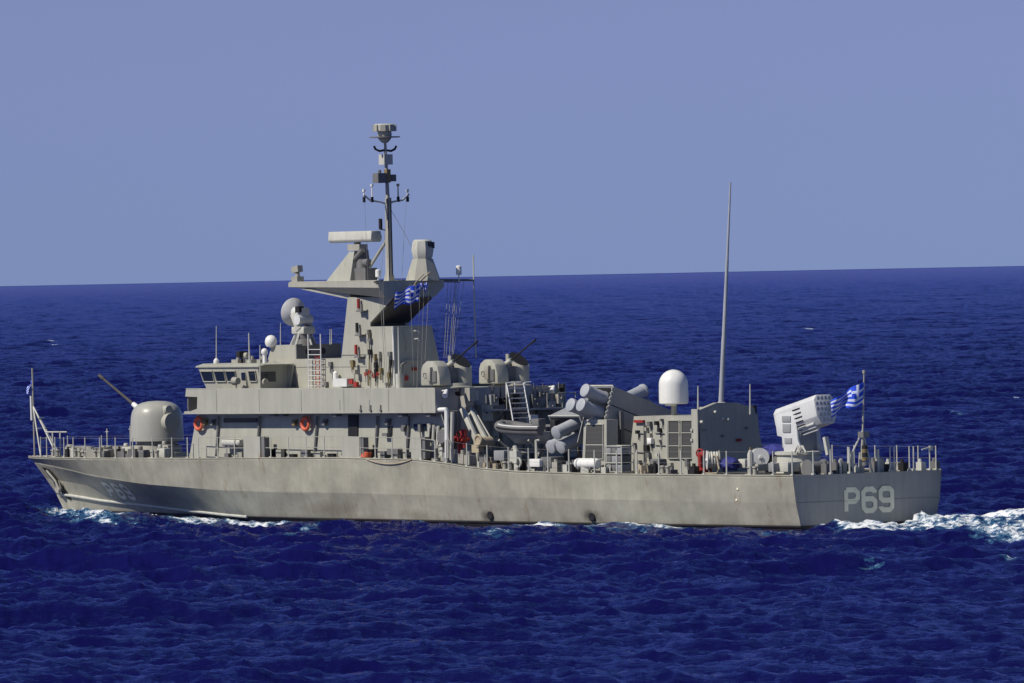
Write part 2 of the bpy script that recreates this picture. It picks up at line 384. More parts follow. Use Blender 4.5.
# foam streaks lying on the water: polylines (surveyed points), half width in metres, strength
FOAM = [
 ([(62, 512), (76, 515), (92, 519), (110, 522)], .9, 1.0), ([(66, 516), (84, 521), (104, 524)], 1.0, .75), ([(150, 519), (178, 520), (205, 521)], .9, .9), ([(205, 518), (222, 521), (252, 524)], 1.3, .9),
 ([(110, 522), (150, 524), (200, 524), (250, 526)], 1.1, .45), ([(255, 523), (300, 524), (345, 527)], 1.0, .75), ([(345, 527), (420, 527), (490, 528)], .8, .5),
 ([(490, 540), (512, 538)], .5, .6), ([(540, 528), (580, 528), (625, 527), (660, 528)], 1.3, 1.0), ([(560, 531), (640, 531), (700, 531), (760, 534)], 1.2, .55), ([(690, 529), (740, 531), (800, 534), (835, 536)], 1.2, .5),
 ([(288, 537), (330, 531), (350, 528)], .5, .45), ([(150, 526), (190, 527)], .5, .35),
 ([(862, 556), (880, 558)], .45, .62), ([(866, 570), (885, 566)], .3, .45), ([(342, 657), (352, 655), (362, 660)], .16, .9), ([(1014, 563), (1030, 562)], .7, .7),
 ([(49, 343), (52, 343)], .9, 1), ([(54, 346), (57, 346)], .9, 1), ([(808, 330), (826, 330)], 1.3, .9), ([(905, 405), (950, 404)], .8, .5), ([(915, 415), (1000, 418)], .8, .45), ([(985, 395), (1010, 397)], .8, .5), ([(1018, 399), (1023, 399)], .5, 1), ([(630, 320), (632, 320)], .9, 1), ([(734, 354), (738, 354)], .8, 1)]
def foam_mask(x, y):
    m = np.zeros_like(x)
    for pl, w_, s_ in FOAM:
        P = [aZ(*p) for p in pl]
        for (ax, ay), (bx_, by) in zip(P[:-1], P[1:]):
            dx, dy = bx_-ax, by-ay; t = np.clip(((x-ax)*dx+(y-ay)*dy)/(dx*dx+dy*dy), 0, 1)
            d = np.hypot(x-ax-t*dx, y-ay-t*dy); m = np.maximum(m, s_*np.exp(-(d/w_)**2*.7))
    # wake astern: between the diverging edges
    yl = np.interp(x, [0, 2, 8.6, 12, 25, 80], [-4.2, -4.8, -8.6, -10.5, -14.0, -24]); yu = np.interp(x, [0, 25, 80], [4.5, 9, 20])
    ins = np.clip((y-yl)/1.2, 0, 1)*np.clip((yu-y)/1.5, 0, 1)*np.clip((x+.3)/1.0, 0, 1)
    tcen = np.abs((y-(yl+yu)/2)/((yu-yl)/2)); wk = ins*(.50+.42*np.exp(-((tcen-.8)/.24)**2)+.42*np.exp(-(x/9)**2))*np.exp(-np.clip(x-20, 0, 999)/70)
    yb = -np.interp(x, CH[:, 0], CH[:, 1]); ln = (.42+.2*np.sin(x*.9)*np.sin(x*.37+1))*np.exp(-((y-yb+.25)/.55)**2)*(x > -59)*(x < .3)*(y < 0)
    return np.maximum(np.maximum(m, ln), np.clip(wk, 0, 1))
def wake_lift(x, y):
    g1 = .30*np.exp(-((y+2.5+(x)*.40)/2.2)**2)*np.clip(x/3, 0, 1)*np.exp(-np.clip(x-6, 0, 99)/22)
    g2 = .36*np.exp(-((y-2.8-x*.18)/2.0)**2)*np.clip(x/2.5, 0, 1)*np.exp(-np.clip(x-6, 0, 99)/22)
    yb = -np.interp(x, CH[:, 0], CH[:, 1])
    side = .03*np.exp(-((y-yb)/1.6)**2)*((x > -59) & (x < 0))
    bw = .24*np.exp(-((y-(-1.6-(x+59)*.42))/1.1)**2)*np.clip((x+60)/2, 0, 1)*np.exp(-np.clip(x+57, 0, 99)/7)*((y < 0))
    return g1+g2+side+bw
def sea():
    cols = 1150; r = [135.]
    while r[-1] < 90000:
        q = r[-1]; r.append(q+(.36 if q < 420 else min(.36*(q/420)**1.15, 3.6) if q < 3800 else 3.6+(q-3800)*.0012 if q < 13000 else q*.03))
    r = np.array(r); rows = len(r)
    az0 = math.atan2(fw.y, fw.x)
    a = az0+np.linspace(R(5.6), R(-5.6), cols)
    rr, aa = np.meshgrid(r, a, indexing='ij')
    x = CAM.x+rr*np.cos(aa); y = CAM.y+rr*np.sin(aa)
    fa = np.clip(16000/rr, 0, 1); fb = np.clip(900/rr, 0, 1)
    h, dx, dy = sea_at(x, y, fa, fb)
    patch = .75+.5*(0.5+0.5*np.sin(x*.031+1.3*np.sin(y*.023))*np.sin(y*.037+1.1*np.sin(x*.019)))
    h = h*patch
    hbx = -np.interp(x, CH[:, 0], CH[:, 1]); near = np.exp(-(np.clip(hbx-y, 0, 99)/2.5)**2)*(x > -58)*(x < 1)*(y < 3)
    h = h*(1-.65*near)-.17*near
    lift = wake_lift(x, y); foam = foam_mask(x, y)
    # calmer, churned surface in the wake
    churn = np.clip(foam*1.2, 0, 1)*(x > 0)
    z = h+lift+churn*.10*np.sin(x*3.1+2*np.sin(y*2.3))*np.sin(y*2.7+2*np.sin(x*1.9))
    # the rim of this finely meshed patch dips smoothly under the surrounding sea
    rim = np.clip((np.abs(a-az0)-R(5.0))/R(.5), 0, 1)[None, :]*np.ones_like(z); rim = np.maximum(rim, np.clip((150-rr)/14, 0, 1)); z = z-1.1*rim*rim*(3-2*rim)
    V = np.stack([x+dx, y+dy, z], -1).reshape(-1, 3).astype(np.float32)
    me = bpy.data.meshes.new('sea'); me.vertices.add(len(V)); me.vertices.foreach_set('co', V.ravel())
    i = np.arange(rows-1)[:, None]*cols+np.arange(cols-1)[None]; i = i.ravel()
    q = np.stack([i, i+1, i+cols+1, i+cols], -1).astype(np.int32)
    me.loops.add(q.size); me.loops.foreach_set('vertex_index', q.ravel())
    me.polygons.add(len(q)); me.polygons.foreach_set('loop_start', np.arange(0, q.size, 4, dtype=np.int32)); me.polygons.foreach_set('loop_total', np.full(len(q), 4, np.int32))
    me.update(calc_edges=True); me.polygons.foreach_set('use_smooth', np.ones(len(q), bool))
    at_ = me.attributes.new('foam', 'FLOAT', 'POINT'); at_.data.foreach_set('value', foam.ravel().astype(np.float32))
    me.materials.append(MT['sea']); o = bpy.data.objects.new('sea', me); COL.objects.link(o); tag(o, 'deep blue open sea with small wind waves', None, None, 'structure')
    if me.polygons[0].normal.z < 0: me.flip_normals()
    # the sea on every other side of the ship: coarser rings of the same waves, then a flat sheet to the horizon
    rr_ = [2.]
    while rr_[-1] < 5000: rr_.append(rr_[-1]+(1.3 if rr_[-1] < 420 else 1.3*(rr_[-1]/420)**1.2))
    rr_ = np.array(rr_); nt_ = 1100; th = np.linspace(0, 2*np.pi, nt_+1)[:-1]; R2, T2 = np.meshgrid(rr_, th, indexing='ij')
    x = -31+R2*np.cos(T2); y = R2*np.sin(T2); h, dx, dy = sea_at(x, y, 1., np.clip(160/R2, 0, 1)); hh = h
    V = np.stack([x+dx, y+dy, hh-.5], -1).reshape(-1, 3).astype(np.float32); n_r = len(rr_)
    me = bpy.data.meshes.new('sea'); me.vertices.add(len(V)); me.vertices.foreach_set('co', V.ravel())
    i = np.arange(n_r-1)[:, None]*nt_+np.arange(nt_)[None]; j = np.arange(n_r-1)[:, None]*nt_+(np.arange(nt_)[None]+1) % nt_; i = i.ravel(); j = j.ravel()
    q = np.stack([i, i+nt_, j+nt_, j], -1).astype(np.int32); me.loops.add(q.size); me.loops.foreach_set('vertex_index', q.ravel())
    me.polygons.add(len(q)); me.polygons.foreach_set('loop_start', np.arange(0, q.size, 4, dtype=np.int32)); me.polygons.foreach_set('loop_total', np.full(len(q), 4, np.int32))
    me.update(calc_edges=True); me.polygons.foreach_set('use_smooth', np.ones(len(q), bool)); me.materials.append(MT['far_sea'])
    ob = bpy.data.objects.new('sea', me); COL.objects.link(ob); tag(ob, 'open sea all round the ship', None, None, 'structure')
    if me.polygons[len(q)//2].normal.z < 0: me.flip_normals()
    b = B(); n = 96
    L = [[(-31+q_*math.cos(2*math.pi*k/n), q_*math.sin(2*math.pi*k/n), -1.6) for k in range(n)] for q_ in (1, 400, 3000, 30000, 200000)]
    b.loft(L, False); ob = b.build('sea', 'far_sea'); tag(ob, 'open sea to the horizon', None, None, 'structure')
def sea_mat(key='sea', far=0):
    m, t, p = newmat('sea_water')
    ge = N(t, 'ShaderNodeNewGeometry')
    n1 = noise_node(t, 1.25, (1, .42, 1), 6, .65, WIND); n2 = noise_node(t, 4.6, (1, .5, 1), 4, .6, WIND); n3 = noise_node(t, .012, (1, 1, 1), 3, .6)
    b1 = N(t, 'ShaderNodeBump'); b1.inputs['Distance'].default_value = .4; b1.inputs['Strength'].default_value = .35
    b2 = N(t, 'ShaderNodeBump'); b2.inputs['Distance'].default_value = .10; b2.inputs['Strength'].default_value = .5
    t.links.new(n1.outputs[0], b1.inputs['Height']); t.links.new(n2.outputs[0], b2.inputs['Height']); t.links.new(b1.outputs[0], b2.inputs['Normal'])
    if far:
        n0 = noise_node(t, .22, (1, .42, 1), 4, .6, WIND); b0 = N(t, 'ShaderNodeBump'); b0.inputs['Distance'].default_value = 3.2; t.links.new(n0.outputs[0], b0.inputs['Height']); t.links.new(b0.outputs[0], b1.inputs['Normal'])
        b1.inputs['Strength'].default_value = 1
    col = ramp(t, n3.outputs[0], [(.35, (.0042, .0046, .053, 1)), (.65, (.0062, .0066, .074, 1))])
    at_ = N(t, 'ShaderNodeAttribute', attribute_name='foam')
    fn = noise_node(t, 1.9, (1, 1, 1), 9, .78)
    # foam where mask + noise passes a threshold
    fc = N(t, 'ShaderNodeMath', operation='MULTIPLY_ADD'); t.links.new(fn.outputs[0], fc.inputs[0]); fc.inputs[1].default_value = 3.4; fc.inputs[2].default_value = -1.42
    ad = N(t, 'ShaderNodeMath', operation='ADD'); t.links.new(at_.outputs['Fac'], ad.inputs[0]); t.links.new(fc.outputs[0], ad.inputs[1]); hf = N(t, 'ShaderNodeMath', operation='MULTIPLY'); t.links.new(ad.outputs[0], hf.inputs[0]); hf.inputs[1].default_value = .5; ad = hf; gt = N(t, 'ShaderNodeMath', operation='GREATER_THAN'); t.links.new(at_.outputs['Fac'], gt.inputs[0]); gt.inputs[1].default_value = .06; m2 = N(t, 'ShaderNodeMath', operation='MULTIPLY'); t.links.new(hf.outputs[0], m2.inputs[0]); t.links.new(gt.outputs[0], m2.inputs[1]); ad = m2
    white = ramp(t, ad.outputs[0], [(.50, g(0)), (.66, g(1))])
    aqua = ramp(t, ad.outputs[0], [(.30, g(0)), (.62, g(.9))])
    c = mix(t, aqua.outputs[0], col.outputs[0], (.06, .20, .33, 1)); c = mix(t, white.outputs[0], c, (.80, .82, .84, 1))
    t.links.new(c, p.inputs['Base Color']); t.links.new(b2.outputs[0], p.inputs['Normal'])
    p.inputs['Specular IOR Level'].default_value = 0; p.inputs['Roughness'].default_value = 1
    gl = N(t, 'ShaderNodeBsdfGlossy'); gl.inputs['Color'].default_value = (.43, .45, .76, 1); gl.inputs['Roughness'].default_value = .05; t.links.new(b2.outputs[0], gl.inputs['Normal'])
    fr = N(t, 'ShaderNodeFresnel'); fr.inputs['IOR'].default_value = 1.33; t.links.new(b2.outputs[0], fr.inputs['Normal'])
    fm = ramp(t, fr.outputs[0], [(.06, g(0)), (.19, g(.04)), (.40, g(.46)), (.8, g(.80))])
    iv = N(t, 'ShaderNodeMath', operation='MULTIPLY'); inv = N(t, 'ShaderNodeMath', operation='SUBTRACT'); inv.inputs[0].default_value = 1; t.links.new(white.outputs[0], inv.inputs[1])
    t.links.new(fm.outputs[0], iv.inputs[0]); t.links.new(inv.outputs[0], iv.inputs[1])
    ms = N(t, 'ShaderNodeMixShader'); t.links.new(iv.outputs[0], ms.inputs[0]); t.links.new(p.outputs[0], ms.inputs[1]); t.links.new(gl.outputs[0], ms.inputs[2])
    t.links.new(ms.outputs[0], t.nodes['Material Output'].inputs['Surface'])
    MT[key] = m
sea_mat(); sea_mat('far_sea', 1); sea()
#--PARTS--
S = SHIP
def part(b, name, mat, parent=S, **k): return b.build(name, mat, parent, **k)
def xz(pxs, y): return [(p.x, p.z) for p in (aY(a, b_, y) for a, b_ in pxs)]
def yz(pxs, x): return [(p.y, p.z) for p in (aX(a, b_, x) for a, b_ in pxs)]
def loft_yz(S_, y0, y1, poly0, poly1): return B().loft([[(x, y0, z) for x, z in poly0], [(x, y1, z) for x, z in poly1]])

# ---- main deckhouse
DH = 3.95
b = B(); b.loft([[(-43.72, -DH, 2.7), (-43.72, DH, 2.7), (-24.25, DH, 2.6), (-24.25, -DH, 2.6)], [(-43.05, -DH+.05, 5.0), (-43.05, DH-.05, 5.0), (-24.25, DH-.05, 5.0), (-24.25, -DH+.05, 5.0)]])
HOUSE = part(b, 'deckhouse', 'grey')
def wallbox(pts4, y, out, name, mat, parent, back=.06):
    """fitting that lies on a port-facing wall: pixel outline -> real outline in the wall's plane, with thickness"""
    b = B(); P = [aY(a, c, y) for a, c in pts4]
    b.prism_y([(p.x, p.z) for p in P], y-out, y+back); return part(b, name, mat, parent)
def rectpx(x0, y0, x1, y1): return [(x0, y0), (x1, y0), (x1, y1), (x0, y1)]
for r_, nm, mt in [((348.5, 415, 358, 436), 'doorway', 'black'), ((262, 449, 286, 457), 'deck_locker_opening', 'black'), ((224, 418, 257, 422.5), 'vent_louvre', 'louvre'),
                   ((414, 424, 427, 430), 'window', 'glass'), ((388, 426, 392, 435), 'fitting', 'black')]:
    wallbox(rectpx(*r_), -DH, .03, nm, mt, HOUSE)
b = B(); P = aX(0, 0, 0)
for x in (219.5, 260.5, 318, 378.5, 410):     # deckhouse frames and downpipes, leaning with the wall
    b = B(); a_ = aY(x, 416, -DH); c_ = aY(x-2.5, 456, -DH); b.tube([(a_.x, -DH-.06, a_.z), (c_.x, -DH-.06, c_.z)], .055, 6); part(b, 'downpipe', 'dgrey', HOUSE)
for x, y in ((214, 423), (296, 423.5), (206.5, 422.5), (326, 423), (389, 422.5), (405, 429)):
    b = B(); p = aY(x, y, -DH); b.cyl((p.x, -DH, p.z), (p.x, -DH-.18, p.z), .12, .12, 12); b.box((p.x, -DH-.05, p.z+.15), (.3, .1, .08)); part(b, 'deck_lamp', 'brass' if x in (206.5, 296) else 'dgrey', HOUSE)
for r_ in ((386, 433, 391, 436), (391, 448, 402, 454), (368, 449, 376, 453)): wallbox(rectpx(*r_), -DH, .25, 'wall_box', 'dgrey', HOUSE)
# aft wall equipment: vertical pipes, lockers, doors (faces aft, in shade)
AW = -24.25
def aftbox(x0, y0, x1, y1, X, out, name, mat, parent, back=.05):
    a_ = aX(x0, y0, X); c_ = aX(x1, y1, X); b = B(); b.bx(X-back, X+out, a_.y, c_.y, a_.z, c_.z); return part(b, name, mat, parent)
aftbox(449, 419, 456, 449, AW, .05, 'door', 'dgrey', HOUSE); aftbox(496, 424, 503, 447, AW, .06, 'door', 'mid', HOUSE)
# ---- level-01 deck and bulwarks
BW = 4.6
b = B(); b.prism_z([(-43.2, -BW+.06), (-43.2, BW-.06), (-29.5, BW-.06), (-28.5, 3.3), (-24.24, 3.3), (-24.24, -BW+.06)], 4.975, 5.06); L01 = part(b, 'upper_deck', 'grey')
notch = [(-43.30, 4.93), (-42.12, 5.18), (-42.08, 5.74), (-43.02, 5.76), (-42.95, 6.09), (-24.2, 6.12), (-24.2, 5.0), (-42.9, 4.93)]
for sg in (-1, 1):
    b = B(); b.prism_y([(min(x, -29.5) if sg > 0 else x, z) for x, z in notch], sg*BW, sg*(BW-.08)); part(b, 'bulwark', 'grey', L01)
    b = B(); b.bx(-43.0, -24.3 if sg < 0 else -29.5, sg*BW-.03*sg, sg*(BW-.16), 6.1, 6.14); part(b, 'capping_rail', 'grey', L01)
b = B(); b.bx(-43.0, -42.92, -BW+.1, BW-.1, 5.07, 6.08); part(b, 'bulwark', 'dgrey', L01)
b = B(); b.bx(-24.28, -24.2, -BW+.09, 3.0, 5.07, 6.1); AB = part(b, 'aft_bulwark', 'mid', L01)
for x in (361, 371, 381): 
    b = B(); p = aY(x, 405, -BW); q = aY(x, 412, -BW); b.tube([(p.x, -BW-.03, p.z), (q.x, -BW-.03, q.z)], .03); b.box((q.x, -BW-.04, q.z+.08), (.16, .05, .06)); part(b, 'cleat', 'dgrey', L01)
# underside brackets and lamps beneath the overhang
for x in (275, 284, 337, 403, 431):
    b = B(); p = aY(x, 414, -BW+.3); b.box((p.x, -BW+.3, 4.9), (.3, .35, .14)); part(b, 'bracket', 'dgrey', L01)
# flood lamps on the aft bulwark
for x, y in ((442, 393), (455, 391), (549, 389), (559, 387)):
    p = aX(x, y, -24.2); b = B(); b.tube([(-24.2, p.y, p.z+.1), (-23.85, p.y, p.z+.12)], .035); b.cyl((-23.85, p.y, p.z+.12), (-23.7, p.y-.25, p.z-.12), .07, .14, 12); part(b, 'flood_lamp', 'white' if x in (442, 549) else 'black', AB)
# deck slab under the guns, superstructure deck 6.05 between the bulwarks
b = B(); b.bx(-42.4, -24.3, -3.2, 3.2, 5.06, 6.03); CORE = part(b, 'upper_house', 'grey')

# ---- bridge
b = B(); lo = [(-43.58, -2.87), (-43.58, 2.87), (-39.37, 2.87), (-39.37, -2.87)]; hi = [(-44.02, -3.05), (-44.02, 3.05), (-39.37, 3.05), (-39.37, -3.05)]
b.prism_z(lo, 6.0, 7.1, hi); BR = part(b, 'bridge', 'grey', S)
b = B(); b.loft([[(x-.92, y*.8, z) for x, y, z in L_] for L_ in ([(-43.2, -3.9, 7.1), (-43.2, 3.9, 7.1), (-38.3, 3.9, 7.1), (-38.3, -3.9, 7.1)], [(-43.2, -3.9, 7.16), (-43.2, 3.9, 7.16), (-38.3, 3.9, 7.16), (-38.3, -3.9, 7.16)], [(-42.9, -3.6, 7.28), (-42.9, 3.6, 7.28), (-38.5, 3.6, 7.28), (-38.5, -3.6, 7.28)])]); part(b, 'roof', 'grey', BR)
def bpl(x, z, o=.03): return (x-.92, -2.87-.18*(z-6.0)/1.1-o, z)
for (x0, x1, s_) in ((-42.93, -42.0, .1), (-41.88, -41.08, .07), (-40.98, -40.22, .05), (-39.18, -38.66, 0)):
    b = B(); z0, z1 = 6.42, 6.92
    P = [bpl(x0+s_*1.6, z0), bpl(x1+s_*.6, z0), bpl(x1, z1), bpl(x0, z1)]
    b.loft([[Vector(p) for p in P], [Vector(p)+Vector((0, .08, 0)) for p in P]]); wn = part(b, 'window', 'glass', BR, bevel=0)
    b = B(); fr_ = [Vector(p)+Vector((0, -.012, 0)) for p in P]; b.tube(fr_+[fr_[0]], .03, 5); part(b, 'window_frame', 'grey', wn)
    for sg in (1,):   # starboard twin
        b = B(); Q = [Vector((p[0], -p[1], p[2])) for p in P]; b.loft([Q, [q+Vector((0, -.08, 0)) for q in Q]]); part(b, 'window', 'glass', BR)
for y in (-2.3, -1.3, -.43, .43, 1.3, 2.3):
    b = B(); f = lambda z: -43.58-.44*(z-6)/1.1-.03; b.loft([[(f(6.42), y-.36, 6.42), (f(6.42), y+.36, 6.42), (f(6.92), y+.36, 6.92), (f(6.92), y-.36, 6.92)], [(f(6.42)+.08, y-.36, 6.42), (f(6.42)+.08, y+.36, 6.42), (f(6.92)+.08, y+.36, 6.92), (f(6.92)+.08, y-.36, 6.92)]]); part(b, 'window', 'glass', BR)
wallbox([(239.5, 371), (246.5, 371), (247, 387), (240.5, 387)], -2.97, .05, 'door', 'grey2', BR); wallbox([(241.3, 372.5), (245.2, 372.5), (245.5, 380), (241.8, 380)], -3.03, .02, 'window', 'glass', BR)
# port wing recess: the aft end of the wheelhouse, darker inside
aftbox(259.5, 372, 275.5, 381.5, -39.37, .03, 'window', 'glass', BR)
b = B(); b.prism_y([(-39.37, 7.16), (-38.9, 7.16), (-39.15, 6.1), (-39.37, 6.1)], -1.25, -1.32); 
part(b, 'wing_screen', 'grey', BR)
b = B(); b.bx(-39.4, -38.9, -3.05, -1.25, 7.17, 7.22); part(b, 'wing_roof', 'grey', BR)
# searchlight / pelorus on the wing
def searchlight(px, py, y, zb, r=.17):
    p = aY(px, py, y); b = B(); b.tube([(p.x, y, zb), (p.x, y, p.z-.1)], .05); b.cyl((p.x-.16, y, p.z), (p.x+.16, y, p.z), r, r*.8, 14); part(b, 'searchlight', 'grey2', BR)
    b = B(); b.cyl((p.x-.17, y, p.z), (p.x-.19, y, p.z), r*.85, r*.85, 14); part(b, 'lens', 'glass', BR)
searchlight(236, 381, -3.5, 6.0, .2); searchlight(264, 382, -2.7, 6.0, .2); searchlight(246, 355.5, -2.3, 7.25, .16)
for x, y, w_ in ((238, 361, .5), (252, 360.5, .35), (262, 361.5, .3)):
    p = aY(x, y, -2.1); b = B(); b.box((p.x, -2.1, 7.36), (w_, .4, .18)); b.cyl((p.x, -2.1, 7.4), (p.x, -2.1, 7.62), .09, .07, 10); part(b, 'roof_fitting', 'grey2', BR)
p = aY(242, 357, -2.4); b = B(); b.tube([(p.x, -2.4, 7.2), (p.x, -2.4, 7.75)], .05); b.box((p.x, -2.4, 7.7), (.25, .5, .3)); part(b, 'signal_lamp', 'black', BR)
def whip(px, py0, py1, y, r=.022, mat='cream', base=True, zb=None, lean=0, parent=S, name='whip_antenna'):
    a_ = aY(px, py1, y); t_ = aY(px+lean, py0, y); b = B(); zb = a_.z if zb is None else zb
    b.cyl((a_.x, y, zb), (t_.x, y, t_.z), r*1.3, r*.7, 6); o = part(b, name, mat, parent)
    if base:
        b = B(); b.rev((a_.x, y, zb-.02), (0, 0, 1), [(0, .1), (.08, .14), (.2, .13), (.3, .04)], 12); part(b, 'antenna_base', 'white', o)
    return o
whip(216.3, 326, 362, -2.5, zb=7.25, parent=BR); whip(249.5, 333, 362, -2.5, base=False, zb=7.2, parent=BR, lean=-.8, r=.035); whip(260, 345, 386, -3.2, base=False, zb=6.1, parent=BR, r=.03)
whip(280.5, 323, 345, -.9, base=False, zb=8.1, r=.02); whip(330, 329, 345, -.4, base=False, zb=8.1, r=.02); whip(331.5, 329, 345, .6, base=False, zb=8.1, r=.02)

# ---- block abaft the bridge with the tub for the fire-control radar
b = B(); b.prism_z([(-40.97, -1.18), (-40.97, 1.5), (-33.3, 1.5), (-33.3, -1.18)], 6.0, 7.44); BK = part(b, 'radar_house', 'grey')
b = B(); b.prism_y([(-41.05, 7.43), (-40.72, 8.1), (-38.88, 8.1), (-38.88, 7.43)], -1.16, 1.5); TUB = part(b, 'director_platform', 'grey', S)
b = B(); b.bx(-38.88, -38.82, -1.16, 1.5, 7.45, 8.13); part(b, 'splinter_screen', 'dgrey', TUB)
for px, py in ((308, 352), (323, 351)):
    p = aX(px, py, -38.82); b = B(); b.cyl((-38.82, p.y, p.z), (-38.79, p.y, p.z), .15, .15, 16); part(b, 'vent_hole', 'black', TUB)
for r_ in ((285.5, 374, 290.5, 387), (291.7, 374, 297.5, 387)): wallbox(rectpx(*r_), -1.18, .05, 'vent_louvre', 'dgrey', BK)
def ladder(p0, p1, wvec, n, name='ladder', mat='white', over=0.0, parent=S, r=.03):
    b = B(); p0, p1, wvec = Vector(p0), Vector(p1), Vector(wvec)
    for s_ in (0, 1): b.tube([p0+wvec*s_, p1+wvec*s_+(p1-p0).normalized()*over], r, 6)
    L_ = part(b, name, mat, parent)
    b = B()
    for i in range(n): q = p0.lerp(p1, (i+.5)/n); b.tube([q, q+wvec], r*.7, 5)
    part(b, 'rungs', mat, L_); return L_
p = aY(309, 388, -1.4); ladder((p.x, -1.4, 6.05), (p.x, -1.4, 8.0), (.95, 0, 0), 8, over=.6, mat='pale')
p = aY(316, 388, -1.38); ladder((p.x, -1.38, 6.05), (p.x, -1.38, 7.6), (.3, 0, 0), 8, mat='red', r=.02)
for x, y, s_ in ((331.5, 364, .2), (334, 372, .17), (327, 384, .2), (353, 362, .18)):
    p = aY(x, y, -1.2); b = B(); b.box((p.x, -1.25, p.z), (s_, .16, s_)); b.cyl((p.x, -1.27, p.z-.05), (p.x, -1.27, p.z-.4), .04, .04, 8); part(b, 'wall_fitting', 'dgrey', BK)
p = aY(335.5, 376, -1.4); b = B(); b.rev((p.x, -1.4, p.z-.25), (0, 0, 1), [(0, .04), (.06, .12), (.4, .12), (.5, .04)], 12); part(b, 'float_canister', 'white', BK)

# ---- mast tower
ty = 1.15
tw = [(-35.55, 6.0), (-35.42, 7.5), (-34.85, 10.3), (-31.4, 10.27), (-33.2, 9.1), (-33.2, 6.0)]
b = B(); b.prism_y(tw, -ty, ty); TW = part(b, 'mast_tower', 'grey', S)
b = B(); b.tube([(-35.4, -ty-.01, 7.6), (-33.2, -ty-.01, 7.62)], .02, 5); part(b, 'weld_seam', 'dgrey', TW)
b = B(); b.loft([[(-33.22, -1.38, 6), (-33.22, 1.6, 6), (-31.15, 1.6, 6), (-31.15, -1.38, 6)], [(-33.22, -1.38, 8.92), (-33.22, 1.0, 8.92), (-31.2, .9, 8.92), (-31.2, -1.38, 8.92)]]); LB = part(b, 'uptake_house', 'grey', S)
b = B(); b.tube([(-31.14, -1.42, 6.1), (-31.18, -1.42, 8.9)], .04, 6); part(b, 'corner_bead', 'white', LB)
# red and dark elbows: navigation lights on brackets
for px, py, mt in ((361, 303, 'red'), (359.5, 327, 'black'), (358.5, 349, 'red')):
    p = aY(px, py, -ty); b = B(); b.cyl((p.x, -ty-.15, p.z-.28), (p.x, -ty-.15, p.z+.2), .075, .075, 10); o = part(b, 'navigation_light', mt, TW)
    b = B(); b.tube([(p.x, -ty-.2, p.z-.26), (p.x+.4, -ty-.3, p.z-.42)], .05); b.box((p.x+.2, -ty-.12, p.z-.38), (.5, .3, .06)); b.cyl((p.x+.42, -ty-.3, p.z-.42), (p.x+.42, -ty-.3, p.z-.05), .06, .06, 8); part(b, 'bracket', 'dgrey', o)
rr_ = random.Random(3)
fit = [(370, 332), (371, 352), (376.5, 357), (380.5, 355), (391, 354), (392, 362), (390, 375), (367, 372), (388, 384), (377, 365), (354, 364), (356, 372), (371, 340), (377, 372), (382, 370)]
for i, (px, py) in enumerate(fit):
    p = aY(px, py, -1.4); b = B(); b.box((p.x, -1.46, p.z), (.1+rr_.random()*.12, .16, .12+rr_.random()*.2)); b.cyl((p.x, -1.5, p.z+.05), (p.x, -1.5, p.z-.3-rr_.random()*.3), .035, .035, 6); part(b, 'wall_fitting', ['dgrey', 'black', 'brass', 'grey2'][i % 4], LB)
for px, py in ((368, 374), (372, 372), (376, 376), (380, 374)):
    p = aY(px, py, -1.4); b = B(); b.torus((p.x, -1.55, p.z), (0, 1, 0), .09, .02, 14, 6); b.cyl((p.x, -1.4, p.z), (p.x, -1.55, p.z), .03, .03, 6); part(b, 'valve_wheel', 'red', LB)
for px0, py0, px1, py1 in ((371, 332, 370, 386), (377, 360, 377, 386), (391, 356, 389, 386), (394.5, 360, 393, 386), (381, 355, 381, 372)):
    a_ = aY(px0, py0, -1.4); c_ = aY(px1, py1, -1.4); b = B(); b.tube([(a_.x, -1.47, a_.z), (c_.x, -1.47, c_.z)], .03, 6); part(b, 'pipe', 'dgrey' if px0 != 371 else 'brass', LB)
wallbox(rectpx(336, 378.5, 350, 386.5), -1.5, .2, 'locker', 'pale', S, back=.2)
for r_ in ((350.5, 379, 354, 384), (355, 382, 358, 387)): wallbox(rectpx(*r_), -1.5, .1, 'fire_point', 'red', LB)
# aft face of the uptake house: door frame, arch piping and red boxes
for r_ in ((403, 375.5, 407, 380.5), (412, 367.5, 416, 370.5)): aftbox(*r_, -31.15, .12, 'fire_point', 'red', LB)
for dx in (0, 3.2):
    a_ = aX(399+dx, 386, -31.12); c_ = aX(400+dx, 365, -31.12); d_ = aX(404+dx, 361, -31.12); b = B(); b.tube([(-31.05, a_.y, a_.z), (-31.05, c_.y, c_.z), (-31.05, d_.y, d_.z), (-31.05, d_.y+.8, d_.z)], .04, 6); part(b, 'pipe', 'grey', LB)
for x, y in ((415, 332), (415, 340)): p = aX(x, y, -31.16); b = B(); b.tube([(-31.1, p.y-.12, p.z+.05), (-31.0, p.y+.05, p.z+.06), (-31.1, p.y+.2, p.z-.05)], .03, 5); part(b, 'grab_handle', 'white', LB)

